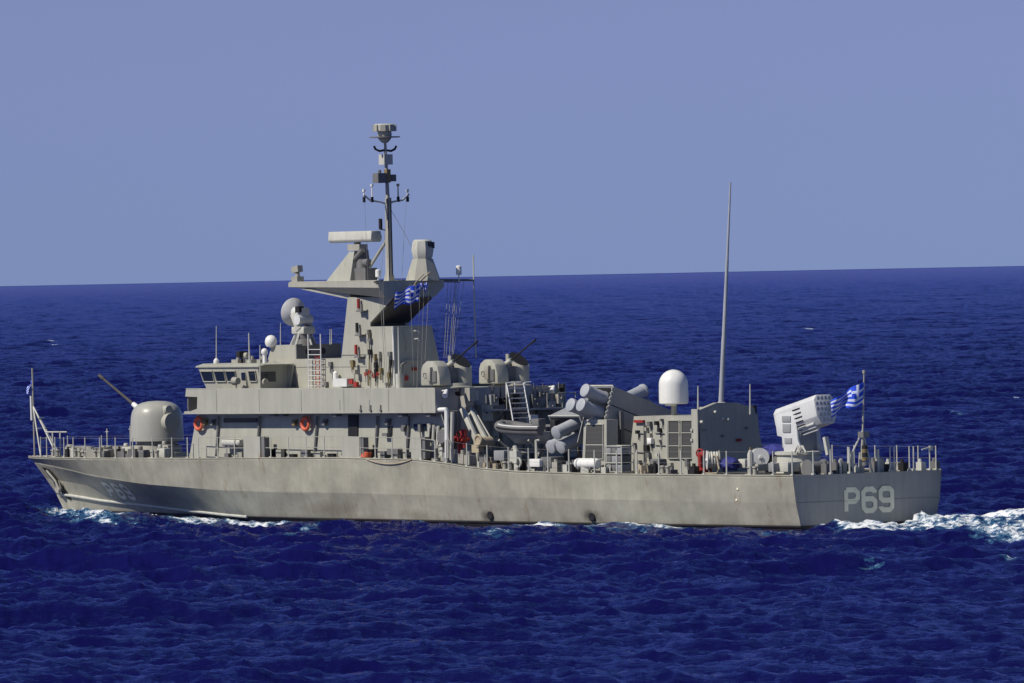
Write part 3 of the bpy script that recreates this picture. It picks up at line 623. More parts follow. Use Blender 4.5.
# ---- mast platform
top = [(-39.75, -.85), (-39.75, .85), (-31.54, 1.95), (-31.54, -1.95)]; ptop = 11.03
b = B(); b.loft([[(-39.75, -.85, ptop), (-39.75, .85, ptop), (-31.54, 1.95, ptop), (-31.54, -1.95, ptop)],
                 [(-39.75, -.85, 10.83), (-39.75, .85, 10.83), (-31.5, 1.95, 10.72), (-31.5, -1.95, 10.72)],
                 [(-39.6, -.7, 10.80), (-39.6, .7, 10.80), (-31.42, 1.3, 10.24), (-31.42, -1.62, 10.24)]]); PL = part(b, 'mast_platform', 'grey', S)
b = B(); b.prism_y([(-38.6, 10.72), (-34.86, 10.2), (-34.86, 10.6)], -1.0, 1.0); part(b, 'platform_knee', 'grey', PL)
for sg in (-1, 1):
    b = B(); b.tube([(-39.7, sg*.8, ptop+.02), (-31.6, sg*1.9, ptop+.02)], .025, 6); part(b, 'edge_bar', 'grey', PL)
# surveillance radar on its pedestal
b = B(); b.loft([[(-37.2, -.62, ptop-.02), (-35.35, -.62, ptop-.02), (-35.35, .62, ptop-.02), (-37.2, .62, ptop-.02)], [(-35.75, -.3, 12.42), (-35.38, -.3, 12.42), (-35.38, .3, 12.42), (-35.75, .3, 12.42)]]); RP = part(b, 'radar_pedestal', 'grey', S)
b = B(); b.bx(-35.36, -34.5, -.35, .35, ptop, 11.65); b.cyl((-35.1, 0, 11.6), (-35.1, 0, 12.5), .34, .26, 14); b.cyl((-34.75, -.2, 11.9), (-34.4, -.2, 11.9), .18, .18, 12); b.cyl((-35.3, -.3, 12.1), (-34.7, -.3, 12.5), .12, .12, 10); part(b, 'drive_unit', 'dgrey', RP)
b = B(); b.box((-35.5, 0, 12.62), (.9, .5, .3)); b.cyl((-35.5, 0, 12.4), (-35.5, 0, 12.9), .16, .16, 12); part(b, 'turning_gear', 'grey2', RP)
b = B(); pr = [(-.38, 12.98), (-.30, 12.86), (.22, 12.86), (.30, 13.05), (.22, 13.38), (-.34, 13.38)]; L_ = []
b.loft([[(-37.25, y, z) for y, z in pr], [(-37.35, y*1.0, z+.01) for y, z in pr][0:0] or [(-34.0, y, z) for y, z in pr]]); part(b, 'radar_antenna', 'cream', RP, bevel=.03)
# navigation camera on the forward tip, white antennas, small boxes on the platform
p = aY(296, 283, -.5); b = B(); b.box((p.x, -.4, 11.18), (.45, .4, .28)); b.cyl((p.x, -.4, 11.3), (p.x, -.4, 11.5), .12, .1, 12); CM = part(b, 'camera_mount', 'grey2', PL)
b = B(); b.box((p.x-.02, -.4, 11.66), (.48, .3, .3), 0, -.15); b.cyl((p.x-.22, -.4, 11.62), (p.x-.36, -.4, 11.6), .1, .1, 12); part(b, 'camera_head', 'grey2', CM)
def white_can(px, py0, py1, X=None, y=None):
    if X is not None: a_ = aX(px, py0, X); c_ = aX(px, py1, X); xx, yy = X, a_.y
    else: a_ = aY(px, py0, y); c_ = aY(px, py1, y); xx, yy = a_.x, y
    b = B(); b.rev((xx, yy, c_.z), (0, 0, 1), [(-.35, .03), (0, .03), (.01, .13), (a_.z-c_.z-.04, .13), (a_.z-c_.z, .09)], 14); part(b, 'aerial_canister', 'white', PL)
white_can(378, 269.5, 277, y=-1.2); white_can(458.7, 265.5, 275, X=-31.5)
# electro-optical director at the after edge
ex, ey = -31.95, 1.05
b = B(); b.loft([[(ex+.85*math.cos(q), ey+.85*math.sin(q), 11.0) for q in np.linspace(0, 2*math.pi, 9)[:-1]+.39], [(ex+.5*math.cos(q), ey+.5*math.sin(q), 12.02) for q in np.linspace(0, 2*math.pi, 9)[:-1]+.39]]); EO = part(b, 'director_pedestal', 'grey', S)
b = B(); b.loft([[(ex+r*math.cos(q), ey+r*math.sin(q), z) for q in np.linspace(0, 2*math.pi, 9)[:-1]+.39] for z, r in ((12.0, .42), (12.12, .48), (12.45, .54), (12.85, .46), (12.92, .38))]); EH = part(b, 'director_head', 'cream', EO)
b = B(); p = aX(428, 248, ex); b.bx(ex+.25, ex+.47, ey-.05, ey+.35, 12.5, 12.8)
part(b, 'sensor_window', 'black', EH)
for k in range(3): b = B(); b.bx(ex+.47, ex+.50, ey+.0+.11*k, ey+.06+.11*k, 12.54, 12.76); part(b, 'lens', 'glass', EH)
# yards and halyards
for sg in (-1, 1):
    b = B(); b.tube([(-31.6, sg*1.9, 11.02), (-31.5, sg*(3.72 if sg > 0 else 2.2), 10.98)], .05, 8); b.tube([(-31.6, sg*1.7, 10.95), (-31.5, sg*(2.9 if sg > 0 else 2.1), 10.9)], .03, 6); YD = part(b, 'signal_yard', 'dgrey', PL)
b = B(); p = aX(474, 255, -31.5); q = aX(473, 358, -31.3); b.tube([(-31.5, 3.72, p.z), (-31.5, 3.72, 10.9), (-31.4, 3.68, q.z)], .032, 6); part(b, 'pole_antenna', 'cream', PL)
for x0, x1, yb in ((448, 444, 358), (451.5, 446, 358), (455, 449, 359), (457, 450, 360), (459, 452, 358), (464, 452.5, 360), (455.5, 452, 352)):
    a_ = aX(x0, 281, -31.5); c_ = aX(x1, yb, -29.5); b = B(); b.tube([a_, c_], .010, 4); part(b, 'halyard', 'wire', PL)
for x0, y0, x1, yb in ((420, 284, 417, 388), (429, 284, 425, 360), (379, 281, 386, 386), (383, 281, 384, 330)):
    X0 = -31.1 if x0 > 400 else -31.4
    if x0 > 400: a_ = aX(x0, y0, -30.9); c_ = aX(x1, yb, -30.2)
    else: a_ = aY(x0, y0, -2.0); c_ = aY(x1, yb, -2.0)
    b = B(); b.tube([a_, c_], .010, 4); part(b, 'halyard', 'wire', PL)
for k, (x0, y0, x1, y1) in enumerate(((415, 283, 424, 274), (421, 281, 430, 272), (412, 288, 419, 279))):
    a_ = aX(x0, y0, -31.2); c_ = aX(x1, y1, -31.2); b = B(); b.tube([a_, c_], .03, 5); part(b, 'cable', 'rope', PL)
# pole mast
mx = -33.15; b = B(); b.loft([[(mx+s1*.125*k_, s2*.125*k_, z) for s1, s2 in ((-1, -1), (1, -1), (1, 1), (-1, 1))] for z, k_ in ((11.0, 1.6), (11.4, 1.0), (14.9, .75))]); PM = part(b, 'pole_mast', 'grey2', S)
b = B(); b.cyl((mx, 0, 14.9), (mx-.12, 0, 17.6), .095, .06, 10); part(b, 'topmast', 'grey2', PM)
for y in (-.16, .16): 
    b = B(); b.tube([(mx+.14, y*.6, 11.2), (mx+.11, y*.6, 14.9)], .022, 5); part(b, 'cable', 'black', PM)
b = B(); b.tube([(-35.15, -.1, 11.05), (mx-.12, 0, 12.95)], .075, 8); part(b, 'mast_brace', 'grey', PM)
b = B()
for sg in (-1, 1): b.tube([(mx-.1, 0, 14.62), (mx-.1, sg*.45, 14.72), (mx-.1, sg*.95, 14.78), (mx-.1, sg*1.35, 15.05)], .045, 6)
YA = part(b, 'yardarm', 'cream', PM)
for y, h in ((-1.33, .38), (-.85, .62), (.70, .62), (1.26, .36)):
    b = B(); b.cyl((mx-.1, y, 14.78 if abs(y) < 1 else 15.0), (mx-.1, y, 14.85+h), .035, .03, 6); b.cyl((mx-.1, y, 14.85+h-.04), (mx-.1, y, 14.85+h+.08), .07, .08, 10); part(b, 'sensor_stub', 'white' if y < 0 or y > 1 else 'grey2', YA)
    b = B(); b.cyl((mx-.1, y, 14.7), (mx-.1, y, 14.95), .07, .07, 8); part(b, 'stub_base', 'black', YA)
def mz(py): return aY(386, py, 0).z
b = B(); b.box((mx-.1, -.38, mz(178)), (.42, .5, .46)); b.cyl((mx-.1, -.38, mz(175)), (mx-.1, -.38, mz(170)), .08, .08, 8); part(b, 'junction_box', 'dgrey', PM)
b = B(); b.box((mx-.1, .38, mz(178)), (.28, .24, .32)); part(b, 'junction_box', 'dgrey', PM)
b = B(); b.box((mx-.02, .02, mz(176)), (.22, .22, .62)); part(b, 'warning_panel', 'brass', PM)
b = B(); b.box((mx-.12, .02, mz(159.5)), (.42, .5, .48)); part(b, 'sensor_box', 'cream', PM)
b = B()
for sg in (-1, 1): b.tube([(mx-.12, 0, mz(150)), (mx-.12, sg*.35, mz(151)), (mx-.12, sg*.58, mz(149)), (mx-.12, sg*.66, mz(146))], .055, 6)
part(b, 'lamp_bracket', 'black', PM)
b = B(); b.rev((mx-.14, 0, mz(143)), (0, 0, 1), [(0, .10), (.05, .18), (.2, .3), (.42, .34), (.56, .3), (.57, .28)], 16); MH = part(b, 'sensor_neck', 'grey', PM)
b = B(); b.rev((mx-.14, 0, mz(137.6)), (0, 0, 1), [(0, .72), (.05, .72)], 26); part(b, 'ground_plane', 'dgrey', MH)
b = B(); b.rev((mx-.14, 0, mz(131.5)), (0, 0, 1), [(0, .36), (.04, .5), (.3, .52), (.36, .44)], 10); part(b, 'antenna_drum', 'cream', MH)
for q in np.linspace(0, 2*math.pi, 9)[:-1]: b = B(); b.box((mx-.14+.5*math.cos(q), .5*math.sin(q), mz(128)), (.1, .22, .3), q); part(b, 'antenna_element', 'grey', MH)
p = aY(380.5, 224, -.1); b = B(); b.cyl((p.x, -.1, p.z-.25), (p.x, -.1, p.z+.25), .09, .09, 10); b.tube([(p.x, -.1, p.z-.25), (mx-.1, 0, p.z-.3)], .03); part(b, 'steaming_light', 'black', PM)

# ---- fire-control dish forward of the tower
dx, dy = -39.25, -.4
b = B(); b.rev((dx, dy, 8.05), (0, 0, 1), [(0, .62), (.3, .5), (.32, .42), (.55, .4)], 16); FD = part(b, 'tracker_base', 'dgrey', S)
for q in range(5): a_ = q*1.256; b = B(); b.tube([(dx+.62*math.cos(a_), dy+.62*math.sin(a_), 8.08), (dx+.3*math.cos(a_), dy+.3*math.sin(a_), 8.75)], .06, 6); part(b, 'strut', 'cream', FD)
b = B(); b.box((dx, dy, 8.78), (.95, .7, .34)); b.box((dx-.1, dy-.3, 9.2), (.42, .2, .9), 0, -.5); b.box((dx-.1, dy+.3, 9.2), (.42, .2, .9), 0, -.5); FY = part(b, 'tracker_yoke', 'cream', FD, bevel=.04)
c = Vector((dx-.55, dy-.0, 9.62)); ax = Vector((-.97, .12, .12)).normalized()
b = B(); b.rev(c-ax*.05, ax, [(-.02, .18), (0, .25), (.10, .45), (.22, .62), (.27, .67), (.29, .67), (.24, .58), (.14, .35), (.1, .02)], 28); part(b, 'dish', 'pale', FY)
b = B(); b.cyl(c-ax*.6, c+ax*.05, .27, .3, 16); b.box(c-ax*.7+Vector((0, 0, .1)), (.35, .45, .4)); part(b, 'tracker_head', 'pale', FY)
b = B(); b.box(c-ax*.62+Vector((.1, -.25, .22)), (.3, .3, .3)); part(b, 'camera_box', 'black', FY)
b = B(); b.cyl(c-ax*.7+Vector((0, -.4, -.25)), c-ax*.7+Vector((0, .4, -.25)), .25, .25, 14); part(b, 'trunnion', 'pale', FY)
# satcom domes forward
for px, py, y, r, zb in ((271, 341, -1.2, .29, 8.08), (264.5, 351.5, -2.4, .16, 7.28)):
    p = aY(px, py, y); b = B(); b.rev((p.x, y, p.z-r*.9), (0, 0, 1), [(-.0, r*.75), (r*.45, r*.98), (r*.9, r), (r*1.4, r*.86), (r*1.75, r*.5), (r*1.88, .01)], 22); b.cyl((p.x, y, zb-.1), (p.x, y, p.z-r*.9), .1, .1, 10); part(b, 'satellite_dome', 'white', S)

# ---- 76 mm gun forward
gx = -51.45
b = B(); b.rev((gx, 0, 2.74), (0, 0, 1), [(0, 1.55), (.22, 1.5), (.24, 1.2), (.55, 1.15), (.62, 1.0), (.72, .98), (.76, 1.1)], 40); GB = part(b, 'gun_turret', 'grey2', S)
prof = [(3.5, 1.2), (3.52, 1.29), (3.9, 1.285), (4.4, 1.27), (4.7, 1.245), (4.93, 1.19), (5.12, 1.09), (5.27, .92), (5.37, .70), (5.43, .42), (5.45, .01)]
b = B(); b.loft([[(gx+r*math.cos(q)*1.0, r*math.sin(q), z) for q in np.linspace(0, 2*math.pi, 49)[:-1]] for z, r in prof]); TU = part(b, 'cupola', 'turret', GB, ang=60)
b = B(); b.cyl((gx+.75, -.12, 4.42), (gx+1.42, -.12, 4.42), .48, .46, 32); b.cyl((gx+1.42, -.12, 4.42), (gx+1.44, -.12, 4.42), .30, .28, 24); b.cyl((gx+1.44, -.12, 4.42), (gx+1.47, -.12, 4.42), .12, .12, 20)
TD = part(b, 'access_cover', 'grey', TU)
b = B(); b.cyl((gx+.6, -.2, 5.02), (gx+1.28, -.2, 5.02), .22, .21, 20); b.bx(gx+.6, gx+1.2, -.42, 0, 4.75, 5.0); part(b, 'trunnion_cover', 'grey', TU)
a_ = Vector((-52.2, 0, 4.72)); d_ = Vector((-.90, 0, .46)).normalized()
b = B(); b.cyl(a_, a_+d_*1.1, .17, .11, 16); b.cyl(a_+d_*1.1, a_+d_*3.95, .075, .055, 14); b.cyl(a_+d_*3.95, a_+d_*4.35, .085, .075, 14); part(b, 'gun_barrel', 'near_black', TU)
b = B(); b.cyl(a_+d_*.75, a_+d_*1.25, .14, .12, 14); part(b, 'barrel_collar', 'white', TU)
b = B(); b.torus((-52.75, -.02, 4.85), (0, 1, 0), .2, .05, 16, 8); part(b, 'lifting_ring', 'grey', TU)

# ---- forecastle fittings
def dz(x): return deck_z(x)
def bollard(x, y, name='bollard'):
    b = B(); z = dz(x)
    for o in (-.18, .18): b.rev((x+o, y, z), (0, 0, 1), [(0, .1), (.3, .09), (.32, .13), (.38, .12), (.4, .05)], 12)
    b.box((x, y, z+.03), (.7, .3, .05)); part(b, name, 'grey2', DECK)
for x, y in ((-58.6, -.9), (-55.8, -1.6), (-52.8, -2.6), (-47.4, -3.2), (-58.4, .9), (-9, -3.9), (-3.5, -3.6), (-19.6, -4.2), (-1.0, 2.6), (-.9, -1.9)): bollard(x, y)
# windlass, vents, cable reels
b = B(); b.cyl((-57.9, -.45, 3.0), (-57.9, .45, 3.0), .25, .25, 16); b.cyl((-57.9, -.6, 3.0), (-57.9, -.45, 3.0), .34, .34, 16); b.bx(-58.1, -57.2, -.3, .3, 2.7, 3.15); part(b, 'windlass', 'grey2', DECK)
b = B(); b.cyl((-56.8, -.3, 2.7), (-56.8, -.3, 3.1), .14, .14, 10); b.rev((-56.8, -.3, 3.05), (0, 0, 1), [(0, .26), (.1, .3), (.2, .2)], 14); part(b, 'mushroom_vent', 'dgrey', DECK)
b = B(); b.prism_y([(-56.2, 2.7), (-55.2, 2.7), (-55.4, 3.2), (-56.0, 3.2)], -1.1, -.5); part(b, 'deck_locker', 'grey2', DECK, bevel=.04)
b = B(); b.prism_x([(-1.6, 2.7), (-.4, 2.7), (-.6, 3.3), (-1.4, 3.15)], -54.9, -54.3); part(b, 'vent_trunk', 'grey2', DECK, bevel=.04)
# breakwater: two slanting plates with stiffeners
for sg in (-1, 1):
    b = B(); b.loft([[(-55.4, 0, 2.72), (-53.4, sg*2.4, 2.72), (-53.36, sg*2.4, 2.72), (-55.36, 0, 2.72)], [(-55.6, 0, 3.25), (-53.55, sg*2.35, 3.2), (-53.51, sg*2.35, 3.2), (-55.56, 0, 3.25)]]); BWk = part(b, 'breakwater', 'grey', DECK)
    for t in (.2, .45, .7, .92): b = B(); x = -55.4+2*t; y = sg*2.4*t; b.loft([[(x, y-.02, 2.72), (x+.55, y-.02, 2.72), (x, y-.02, 3.2)], [(x, y+.02, 2.72), (x+.55, y+.02, 2.72), (x, y+.02, 3.2)]]); part(b, 'stiffener', 'grey2', BWk)
for i, (x, y, w_, h) in enumerate([(-53.9, -1.2, .6, .4), (-53.2, -1.9, .5, .35), (-52.9, -.6, .7, .5), (-49.6, -2.2, .5, .3), (-48.9, -2.7, .4, .4), (-48.4, -1.9, .6, .45), (-49.0, -1.2, .5, .6)]):
    b = B(); b.box((x, y, dz(x)+h/2), (w_, .4, h)); b.cyl((x-.15, y-.1, dz(x)+h), (x-.15, y-.1, dz(x)+h+.18), .12, .1, 12); part(b, 'ready_use_locker', ['grey2', 'dgrey', 'cream'][i % 3], DECK, bevel=.03)
for x in (-55.0, -54.6): b = B(); b.cyl((x, -1.7, dz(x)+.1), (x, -1.7, dz(x)+.55), .2, .2, 16); b.torus((x, -1.7, dz(x)+.3), (0, 0, 1), .2, .06, 18, 6); part(b, 'capstan', 'grey2', DECK)
# T bars
for px in (52.5, 60):
    p = aY(px, 432, -.6 if px > 55 else -1.0); b = B(); y = p.y; b.tube([(p.x, y, 2.7), (p.x, y, p.z)], .04); b.tube([(p.x-.5, y-.05, p.z), (p.x+.5, y+.05, p.z)], .035); part(b, 'cable_post', 'cream', DECK)
# jackstaff with struts
J = [aY(30.5, 368, 0), aY(32.5, 458, 0)]
b = B(); b.tube([(-61.55, 0, 2.7), (J[0].x+.15, 0, J[0].z)], .045, 8); JS = part(b, 'jackstaff', 'grey2', S)
for (x, y) in ((-60.2, -.6), (-60.2, .6), (-59.2, -.3)): b = B(); b.tube([(-61.6, 0, 5.2), (x, y, 2.7)], .04, 6); part(b, 'strut', 'cream', JS)
for z, w_ in ((3.6, .5), (4.1, .38), (4.6, .24)): b = B(); b.tube([(-60.75-.18*(z-3.6), -.5*w_*1.5, z), (-60.75-.18*(z-3.6), .5*w_*1.5, z)], .03, 5); part(b, 'cross_bar', 'cream', JS)
b = B(); b.cyl((-61.62, -.08, 4.5), (-61.66, -.08, 6.3-.6), .06, .05, 8); part(b, 'bow_light', 'white', JS)

# ---- guard rails and stanchions
GR = []
def rail(name, pts, h=1.02, post='post_px', wires=(.34, .68, 1.0), r=.03, wr=.010, mat='grey2', lean=0):
    """pts: foot of each stanchion (x, y, z)"""
    e_ = None
    b = B()
    for t in wires:
        for a_, c_ in zip(pts[:-1], pts[1:]): b.tube([(a_[0], a_[1], a_[2]+h*t), (c_[0], c_[1], c_[2]+h*t)], wr, 4)
    e_ = part(b, name, 'wire' if wr < .02 else mat, S)
    for p in pts:
        b = B(); b.cyl((p[0], p[1], p[2]-.02), (p[0], p[1], p[2]+h), r, r*.8, 6); b.box((p[0], p[1], p[2]+.04), (.16, .12, .09)); part(b, 'stanchion', 'cream', e_)
    return e_
def edge(x, sg=-1, ins=.12): return (x, sg*(deck_b(x)-ins), dz(x))
fx = [aY(px, 456, -2.2-.0*px).x for px in (62.7, 72.7, 82.7)]
rail('guard_rail', [edge(x) for x in (-59.9, -58.9, -57.6, -56.3, -55.0, -53.5, -51.9, -50.2, -48.5, -46.6, -44.8, -43.4)], wires=(.5, .95), wr=.004)
rail('guard_rail', [edge(x, 1) for x in (-59.9, -58.0, -56.0, -54.0, -52, -50, -48, -46, -44)], wires=(.5, .95), wr=.004)
rail('handrail', [(aY(px, 458, -4.6).x, -deck_b(aY(px, 458, -4.6).x)+.1, dz(aY(px, 458, -4.6).x)) for px in (194.5, 214.5, 232.5, 250, 270, 288, 306, 324.5, 343, 361, 376, 393, 407, 422, 436)], h=1.0, wires=(.5, 1.0), wr=.022)
rail('handrail', [edge(x, 1) for x in np.linspace(-42.5, -25, 10)], h=1.0, wires=(.5, 1.0), wr=.022)
ap = [-23.43, -21.95, -20.5, -19.0, -17.6, -16.25, -14.8, -13.05, -11.55, -10.2, -8.75, -7.3, -5.8, -4.35, -2.85, -1.4, -.2]
rail('guard_rail', [edge(x) for x in ap], h=1.08, wires=(.5, .96), wr=.004, r=.036)
rail('guard_rail', [edge(x, 1) for x in ap[::1]], h=1.08, wires=(.5, .96), wr=.004, r=.036)
rail('guard_rail', [(-.12, y, 2.28) for y in (-3.05, -2.05, -.95)], h=1.08, wires=(.5, .96), wr=.004, r=.036)
rail('guard_rail', [(-.12, y, 2.28) for y in (1.42, 1.66, 2.55, 2.8, 3.75)], h=1.08, wires=(.5,), wr=.004, r=.034)
# plates laced into the midship handrail
for x0, x1, y0, y1 in ((244, 261, 436.5, 458), (343, 360, 437, 458.5), (411.5, 421.5, 437, 459)):
    a_ = aY(x0, y0, -4.62); c_ = aY(x1, y1, -4.62); b = B(); b.bx(a_.x, c_.x, -4.66, -4.60, c_.z, a_.z); part(b, 'rail_dodger', 'grey', S)
    b = B(); b.bx(c_.x, c_.x+.25, -4.6, -4.3, c_.z, a_.z); part(b, 'locker', 'dgrey', S)
# bow-to-stern small gear along the walkway
for i, px in enumerate(range(228, 440, 13)):
    p = aY(px, 456, -4.2); b = B(); h = .15+.25*rr_.random(); b.box((p.x, -4.2, dz(p.x)+h/2), (.2+.3*rr_.random(), .2, h)); part(b, 'deck_fitting', ['dgrey', 'grey2', 'black'][i % 3], DECK)

# =================================================================== after part of the ship
# ---- 30 mm mounts on the upper deck
def gun30(cx, cy, zb):
    """two armoured lobes with the gun between them, trained aft"""
    b = B(); b.rev((cx-.0, cy+.1, zb-.05), (0, 0, 1), [(0, 1.0), (.12, 1.0), (.16, .9), (.3, .85)], 28); G = part(b, 'gun_mount', 'grey2', S)
    # port lobe: rounded hood
    y0, y1 = cy-1.15, cy-.45; pr = [(-.75, .15), (-.72, .85), (-.6, 1.1), (-.3, 1.28), (.2, 1.26), (.48, 1.05), (.62, .6), (.66, .15)]
    b = B(); b.prism_y([(cx+x, zb+z) for x, z in pr], y0, y1); hd = part(b, 'ammunition_hood', 'grey', G, bevel=.07)
    b = B(); b.bx(cx-.12, cx+.16, y0-.16, y0+.02, zb+.35, zb+1.0); part(b, 'hood_door', 'grey2', hd, bevel=.02)
    b = B(); b.bx(cx+.17, cx+.45, y0-.06, y0+.0, zb+.3, zb+.82); part(b, 'panel', 'dgrey', hd)
    b = B()
    for (dx0, dz0, dx1, dz1) in ((-.5, .55, -.5, .72), (-.5, .72, -.32, .72), (-.32, .72, -.32, .5), (-.32, .5, -.44, .5)): b.tube([(cx+dx0, y0-.01, zb+dz0), (cx+dx1, y0-.01, zb+dz1)], .018, 4)
    part(b, 'stencil', 'dgrey', hd)
    # starboard lobe with sloping black screen
    y2 = cy+.62; b = B()
    L = []
    for z in (0.1, .95): L.append([(cx+.05+.52*math.cos(q), y2+.46*math.sin(q), zb+z) for q in np.linspace(0, 2*math.pi, 21)[:-1]])
    L.append([(cx+.05+.50*math.cos(q), y2+.44*math.sin(q), zb+1.22-.30*math.cos(q)) for q in np.linspace(0, 2*math.pi, 21)[:-1]])
    b.loft(L); lb = part(b, 'sight_lobe', 'grey', G)
    b = B(); b.loft([[(cx+.05+.46*math.cos(q), y2+.40*math.sin(q), zb+1.235-.30*math.cos(q)+e_) for q in np.linspace(0, 2*math.pi, 21)[:-1]] for e_ in (-.03, .04)]); part(b, 'sight_screen', 'black', lb)
    # cradle and gun
    b = B(); b.bx(cx-.5, cx+.35, cy-.42, cy+.14, zb+.15, zb+.95); b.cyl((cx-.1, cy-.45, zb+.95), (cx-.1, cy+.2, zb+.95), .22, .22, 16); cr = part(b, 'cradle', 'dgrey', G, bevel=.03)
    a_ = Vector((cx-.45, cy-.14, zb+.78)); d_ = Vector((math.cos(R(27)), 0, math.sin(R(27))))
    b = B(); b.cyl(a_, a_+d_*1.0, .14, .11, 14); part(b, 'gun_body', 'cream', cr)
    b = B(); b.cyl(a_+d_*.95, a_+d_*2.75, .045, .035, 10); b.cyl(a_+d_*2.75, a_+d_*3.0, .055, .05, 10); part(b, 'gun_barrel', 'black', cr)
    b = B(); b.box((cx-.1, cy+.1, zb+1.25), (.2, .1, .5)); part(b, 'sight_post', 'grey2', G)
    return G
gun30(-26.55, -1.8, 6.05); gun30(-26.55, 1.62, 6.05)
b = B(); p = aY(432, 387, -3.6); b.cyl((-29.3, -2.6, 6.05), (-29.3, -2.6, 6.75), .17, .17, 14); b.cyl((-29.3, -2.6, 6.75), (-29.3, -2.6, 8.9), .05, .02, 8)
pp = aX(418, 388, -29.3)
part(b, 'life_buoy_tube', 'cream', S)
# ladder up to the gun deck
lp = aX(506.6, 421, -23.4); 
t0 = aX(508, 421, -23.0); t1 = aX(507, 384, -23.9); tw_ = Vector((0, 1.0, 0))
ladder(t0+Vector((0, .3, 0)), t1+Vector((0, 0, -.1)), tw_, 7, mat='pale', over=.15, r=.035)
for dy_ in (0, .5, 1.1): b = B(); b.tube([(-23.95, t1.y+dy_, 5.6), (-23.95, t1.y+dy_, t1.z+.05), (-23.95, t1.y+dy_+.35, t1.z+.05)], .035, 6); part(b, 'ladder_handrail', 'white', S)
for r_, X, out, mt in (((475, 405, 484.5, 421), -24.2, .5, 'grey'), ((486, 406, 489.5, 421), -24.2, .25, 'cream'), ((527, 415, 534, 423), -23.6, .3, 'white'), ((462, 396, 470, 405), -24.2, .45, 'dgrey'), ((468, 391, 473, 400), -24.2, .4, 'cream'), ((505, 404, 518, 420), -24.2, .05, 'dgrey'), ((536, 406, 552, 424), -24.2, .1, 'dgrey')):
    aftbox(*r_, X, out, 'wall_locker', mt, HOUSE)
for x0 in (455, 492, 500, 512, 530, 541): 
    a_ = aX(x0, 408, -24.15); b = B(); b.tube([(-24.12, a_.y, 3.0), (-24.12, a_.y, 5.0)], .05, 6); part(b, 'pipe', 'dgrey' if x0 % 2 else 'grey2', HOUSE)
# vertical stays outboard of the aft corner: bent pipe, post, reels
a_ = aY(432, 410, -4.4); b_ = aY(444, 409.5, -4.4); c_ = aY(446.5, 412, -4.4); d_ = aY(447, 458, -4.4)
b = B(); b.tube([a_, b_, (b_+c_)/2+Vector((.06, 0, .06)), c_, d_], .10, 8); part(b, 'vent_pipe', 'white', S)
a_ = aY(452.5, 412, -4.3); d_ = aY(451.5, 460, -4.3); b = B(); b.tube([a_, d_], .09, 8); part(b, 'boat_fall_post', 'cream', S)
p = aY(441, 437, -4.3); b = B(); b.cyl((p.x, -4.3, p.z), (p.x, -4.1, p.z), .3, .3, 20); b.torus((p.x, -4.2, p.z), (0, 1, 0), .3, .07, 20, 6); part(b, 'cable_reel', 'dgrey', S)
for x, y0, y1 in ((430, 425, 450), (434, 425, 450), (438.5, 426, 448), (424.5, 440, 450)):
    a_ = aY(x, y0, -4.1); c_ = aY(x-1.5, y1, -4.1); b = B(); b.tube([a_, c_], .07, 6); part(b, 'stowed_pole', 'cream', S)
for x, y0 in ((448, 448), (436, 452), (431, 453), (457, 455), (464, 457), (470, 459)):
    p = aY(x, y0, -3.9); b = B(); b.box((p.x, -3.9, dz(p.x)+.22), (.38, .4, .44)); b.cyl((p.x+.05, -4.0, dz(p.x)+.4), (p.x+.05, -4.0, dz(p.x)+.62), .1, .1, 10); part(b, 'winch', ['dgrey', 'mid', 'grey2'][int(x) % 3], DECK)
# red fire hydrant manifold
p = aY(460, 439, -3.7); b = B(); b.cyl((p.x-.6, -3.7, p.z), (p.x+.45, -3.7, p.z), .13, .13, 12)
for k in (-.5, -.2, .15, .4): b.cyl((p.x+k, -3.95, p.z), (p.x+k, -3.5, p.z), .09, .09, 10)
b.cyl((p.x, -3.7, dz(p.x)), (p.x, -3.7, p.z), .1, .1, 10); b.torus((p.x+.3, -3.98, p.z+.2), (0, 1, 0), .15, .035, 14, 6); b.cyl((p.x+.3, -3.7, p.z+.45), (p.x+.3, -3.7, p.z-.4), .14, .14, 12)
part(b, 'fire_hydrant', 'red', S)
# crane, folded down
b = B(); q = aY(460, 452, -3.0); b.loft([[(q.x-.7, -3.4, 2.5), (q.x+.8, -3.4, 2.5), (q.x+.8, -2.6, 2.5), (q.x-.7, -2.6, 2.5)], [(q.x-.2, -3.2, 3.6), (q.x+.35, -3.2, 3.6), (q.x+.35, -2.8, 3.6), (q.x-.2, -2.8, 3.6)]]); CRN = part(b, 'crane', 'cream', S, bevel=.03)
def beam(px0, py0, px1, py1, y, w_, h, name, mat, par):
    a_ = aY(px0, py0, y); c_ = aY(px1, py1, y); d = (c_-a_); L = d.length; b = B()
    b.box(tuple((a_+c_)/2), (L, w_, h), 0, -math.atan2(d.z, d.x)); return part(b, name, mat, par, bevel=.02)
b = B(); a_ = aY(463, 406, -3); b.cyl((a_.x, -3, 3.5), (a_.x, -3, 5.35), .2, .16, 14); part(b, 'crane_column', 'cream', CRN)
J1 = beam(462, 408, 480, 448, -3.35, .16, .26, 'crane_jib', 'cream', CRN); J2 = beam(468, 407, 490, 448, -2.9, .16, .28, 'crane_jib', 'cream', CRN); beam(472, 406, 492.5, 441, -2.7, .05, .08, 'crane_stay', 'cream', CRN)
beam(464, 414, 486, 449, -3.12, .1, .1, 'hydraulic_ram', 'dgrey', CRN); beam(490.5, 441, 491, 451, -2.7, .06, .08, 'crane_stay', 'cream', CRN)
